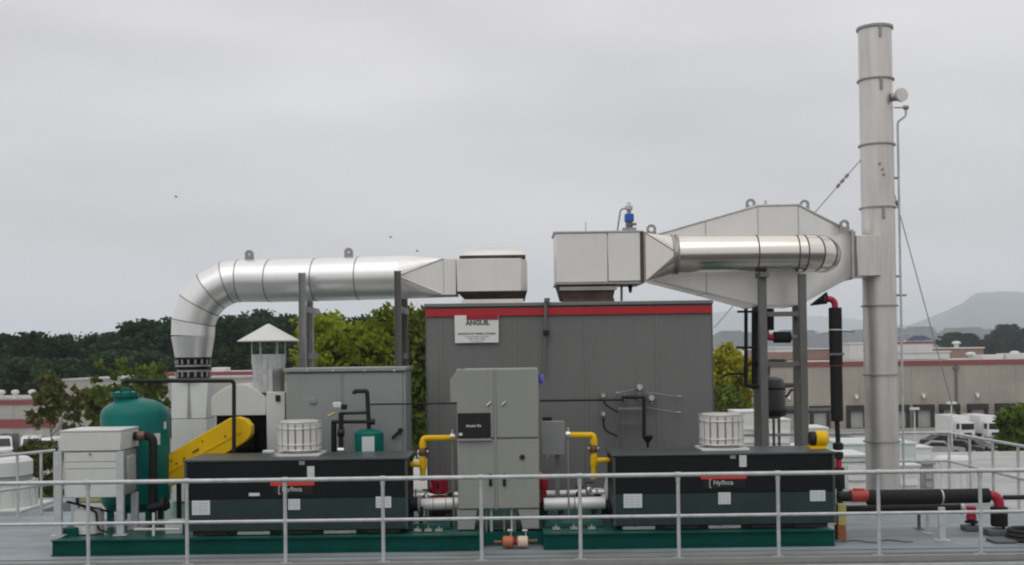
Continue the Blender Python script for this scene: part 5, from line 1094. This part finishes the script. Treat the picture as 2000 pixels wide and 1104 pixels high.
T = Thing('relief_valve', 'red flanged valve with grey block foot under the pipe run', 'valve', P(1897,1035,16.3)); q = P(1897,1000,16.3); T.part('body', MB().lathe([(.05,-.12),(.075,-.10),(.06,0),(.075,.07),(.05,.09)],q,18), 'red_paint'); T.part('flange', MB().lathe([(.09,-.16),(.09,-.125)],q,18), 'black'); T.part('leg', MB().cyl((q.x+.02,16.3,.07),(q.x+.02,16.3,q.z-.16),.03), 'black'); T.part('foot_block', MB().box(q.x-.12,q.x+.12,16.18,16.42,.004,.075), 'block_grey', bevel=.01)
def stand(label, px, py, y, m, w, top):
    x = PX(px,y,py); T = Thing('pipe_stand', label, 'pipe stand', (x,y,0), 'pipe stands'); T.part('post', MB().box(x-w,x+w,y-w*.6,y+w*.6,.012,top), m, bevel=.003); T.part('foot_plate', MB().box(x-w*2.4,x+w*2.4,y-.08,y+.08,.003,.0115), m); return T
stand('wide grey steel stand carrying the thick black pipe', 1840, 1058, 15.5, 'galv', .042, PZ(1840,983,15.9)); stand('thin grey stand left of the wide one under the pipe run', 1812, 1040, 16.1, 'galv', .02, PZ(1812,1000,16.1)); stand('thin dark stand, leftmost under the lower black pipe', 1795, 1030, 16.5, 'steel_grey', .022, PZ(1795,998,16.4))
T = Thing('timber_post', 'pale yellow post on a rust brown block at the right end of the skid', 'post', P(1644,1048,15.6)); T.part('post', MB().pbox(1637,985,1653,1026,15.6,15.7), 'yellow_pale', bevel=.004); b = MB().pbox(1636,1027,1653,1046,15.58,15.74); T.part('block', MB().box(b.v[0][0],b.v[1][0],15.58,15.74,.004,b.v[4][2]), 'rust_orange', bevel=.006)
# hose coil and plate at the right border
T = Thing('hose_coil', 'coil of black hose lying on the deck at the right border', 'hose', (PX(2006,15.4,1045),15.4,0)); c = Vector((PX(2006,15.4,1045),15.4,0))
for k in range(3): 
    pts_ = [c+Vector(((.26-.015*k)*math.cos(a),(.24-.01*k)*math.sin(a),.03+.055*k+ .1*max(0,math.sin(a))*0)) for a in [2*math.pi*j/20 for j in range(21)]]; T.part('loop', MB().tube(pts_,.03,8), 'rubber')
single('deck_plate', MB().box(PX(1940,15.2,1055),PX(1984,15.2,1055),15.15,15.45,.004,.04), 'block_grey', 'flat dark plate on the deck beside the hose coil', 'plate', bevel=.006)
single('deck_cable', MB().tube([P(1630,1056,15.5)]+[Vector((PX(1650+i*14,15.5,1055),15.45+.10*math.sin(i*1.3),.012)) for i in range(10)],.012,6), 'stain', 'thin dark cable lying on the deck right of the skid', 'cable')

# ------------------------------------------------------------------ birds
for px, py, lab in ((344,385,'small dark bird in the sky above the duct elbow'),(763,464,'small dark bird just above the middle of the duct'),(815,491,'small dark bird nearest the duct hood')):
    p = P(px,py,85); b = MB()
    b.loft([[p+Vector((x,r*math.cos(a),r*math.sin(a))) for a in [k*math.pi/3 for k in range(6)]] for x,r in ((-.12,.01),(-.05,.035),(.04,.035),(.09,.02),(.13,.004))])
    for s in (-1,1): b.add([p+Vector((.04,0,.02)),p+Vector((-.05,0,.02)),p+Vector((-.05,s*.16,.09)),p+Vector((-.04,s*.3,.03)),p+Vector((.02,s*.16,.10))],[(0,1,2,4),(4,2,3)])
    single('bird', b, 'black', lab, 'bird', 'birds in the sky')

# ------------------------------------------------------------------ haze
hz = bpy.data.materials.new('haze'); hz.use_nodes = True; t = hz.node_tree; t.nodes.clear()
o = t.nodes.new('ShaderNodeOutputMaterial'); v = t.nodes.new('ShaderNodeVolumePrincipled'); v.inputs['Density'].default_value = .00018; v.inputs['Color'].default_value = (.87,.94,1.0,1)
t.links.new(v.outputs[0], o.inputs['Volume'])
single('haze', MB().box(-13000,13000,-500,12500,GZ-4, 350), hz, 'pale grey haze lying over the far trees and hills', 'haze', kind='stuff', smooth=0)
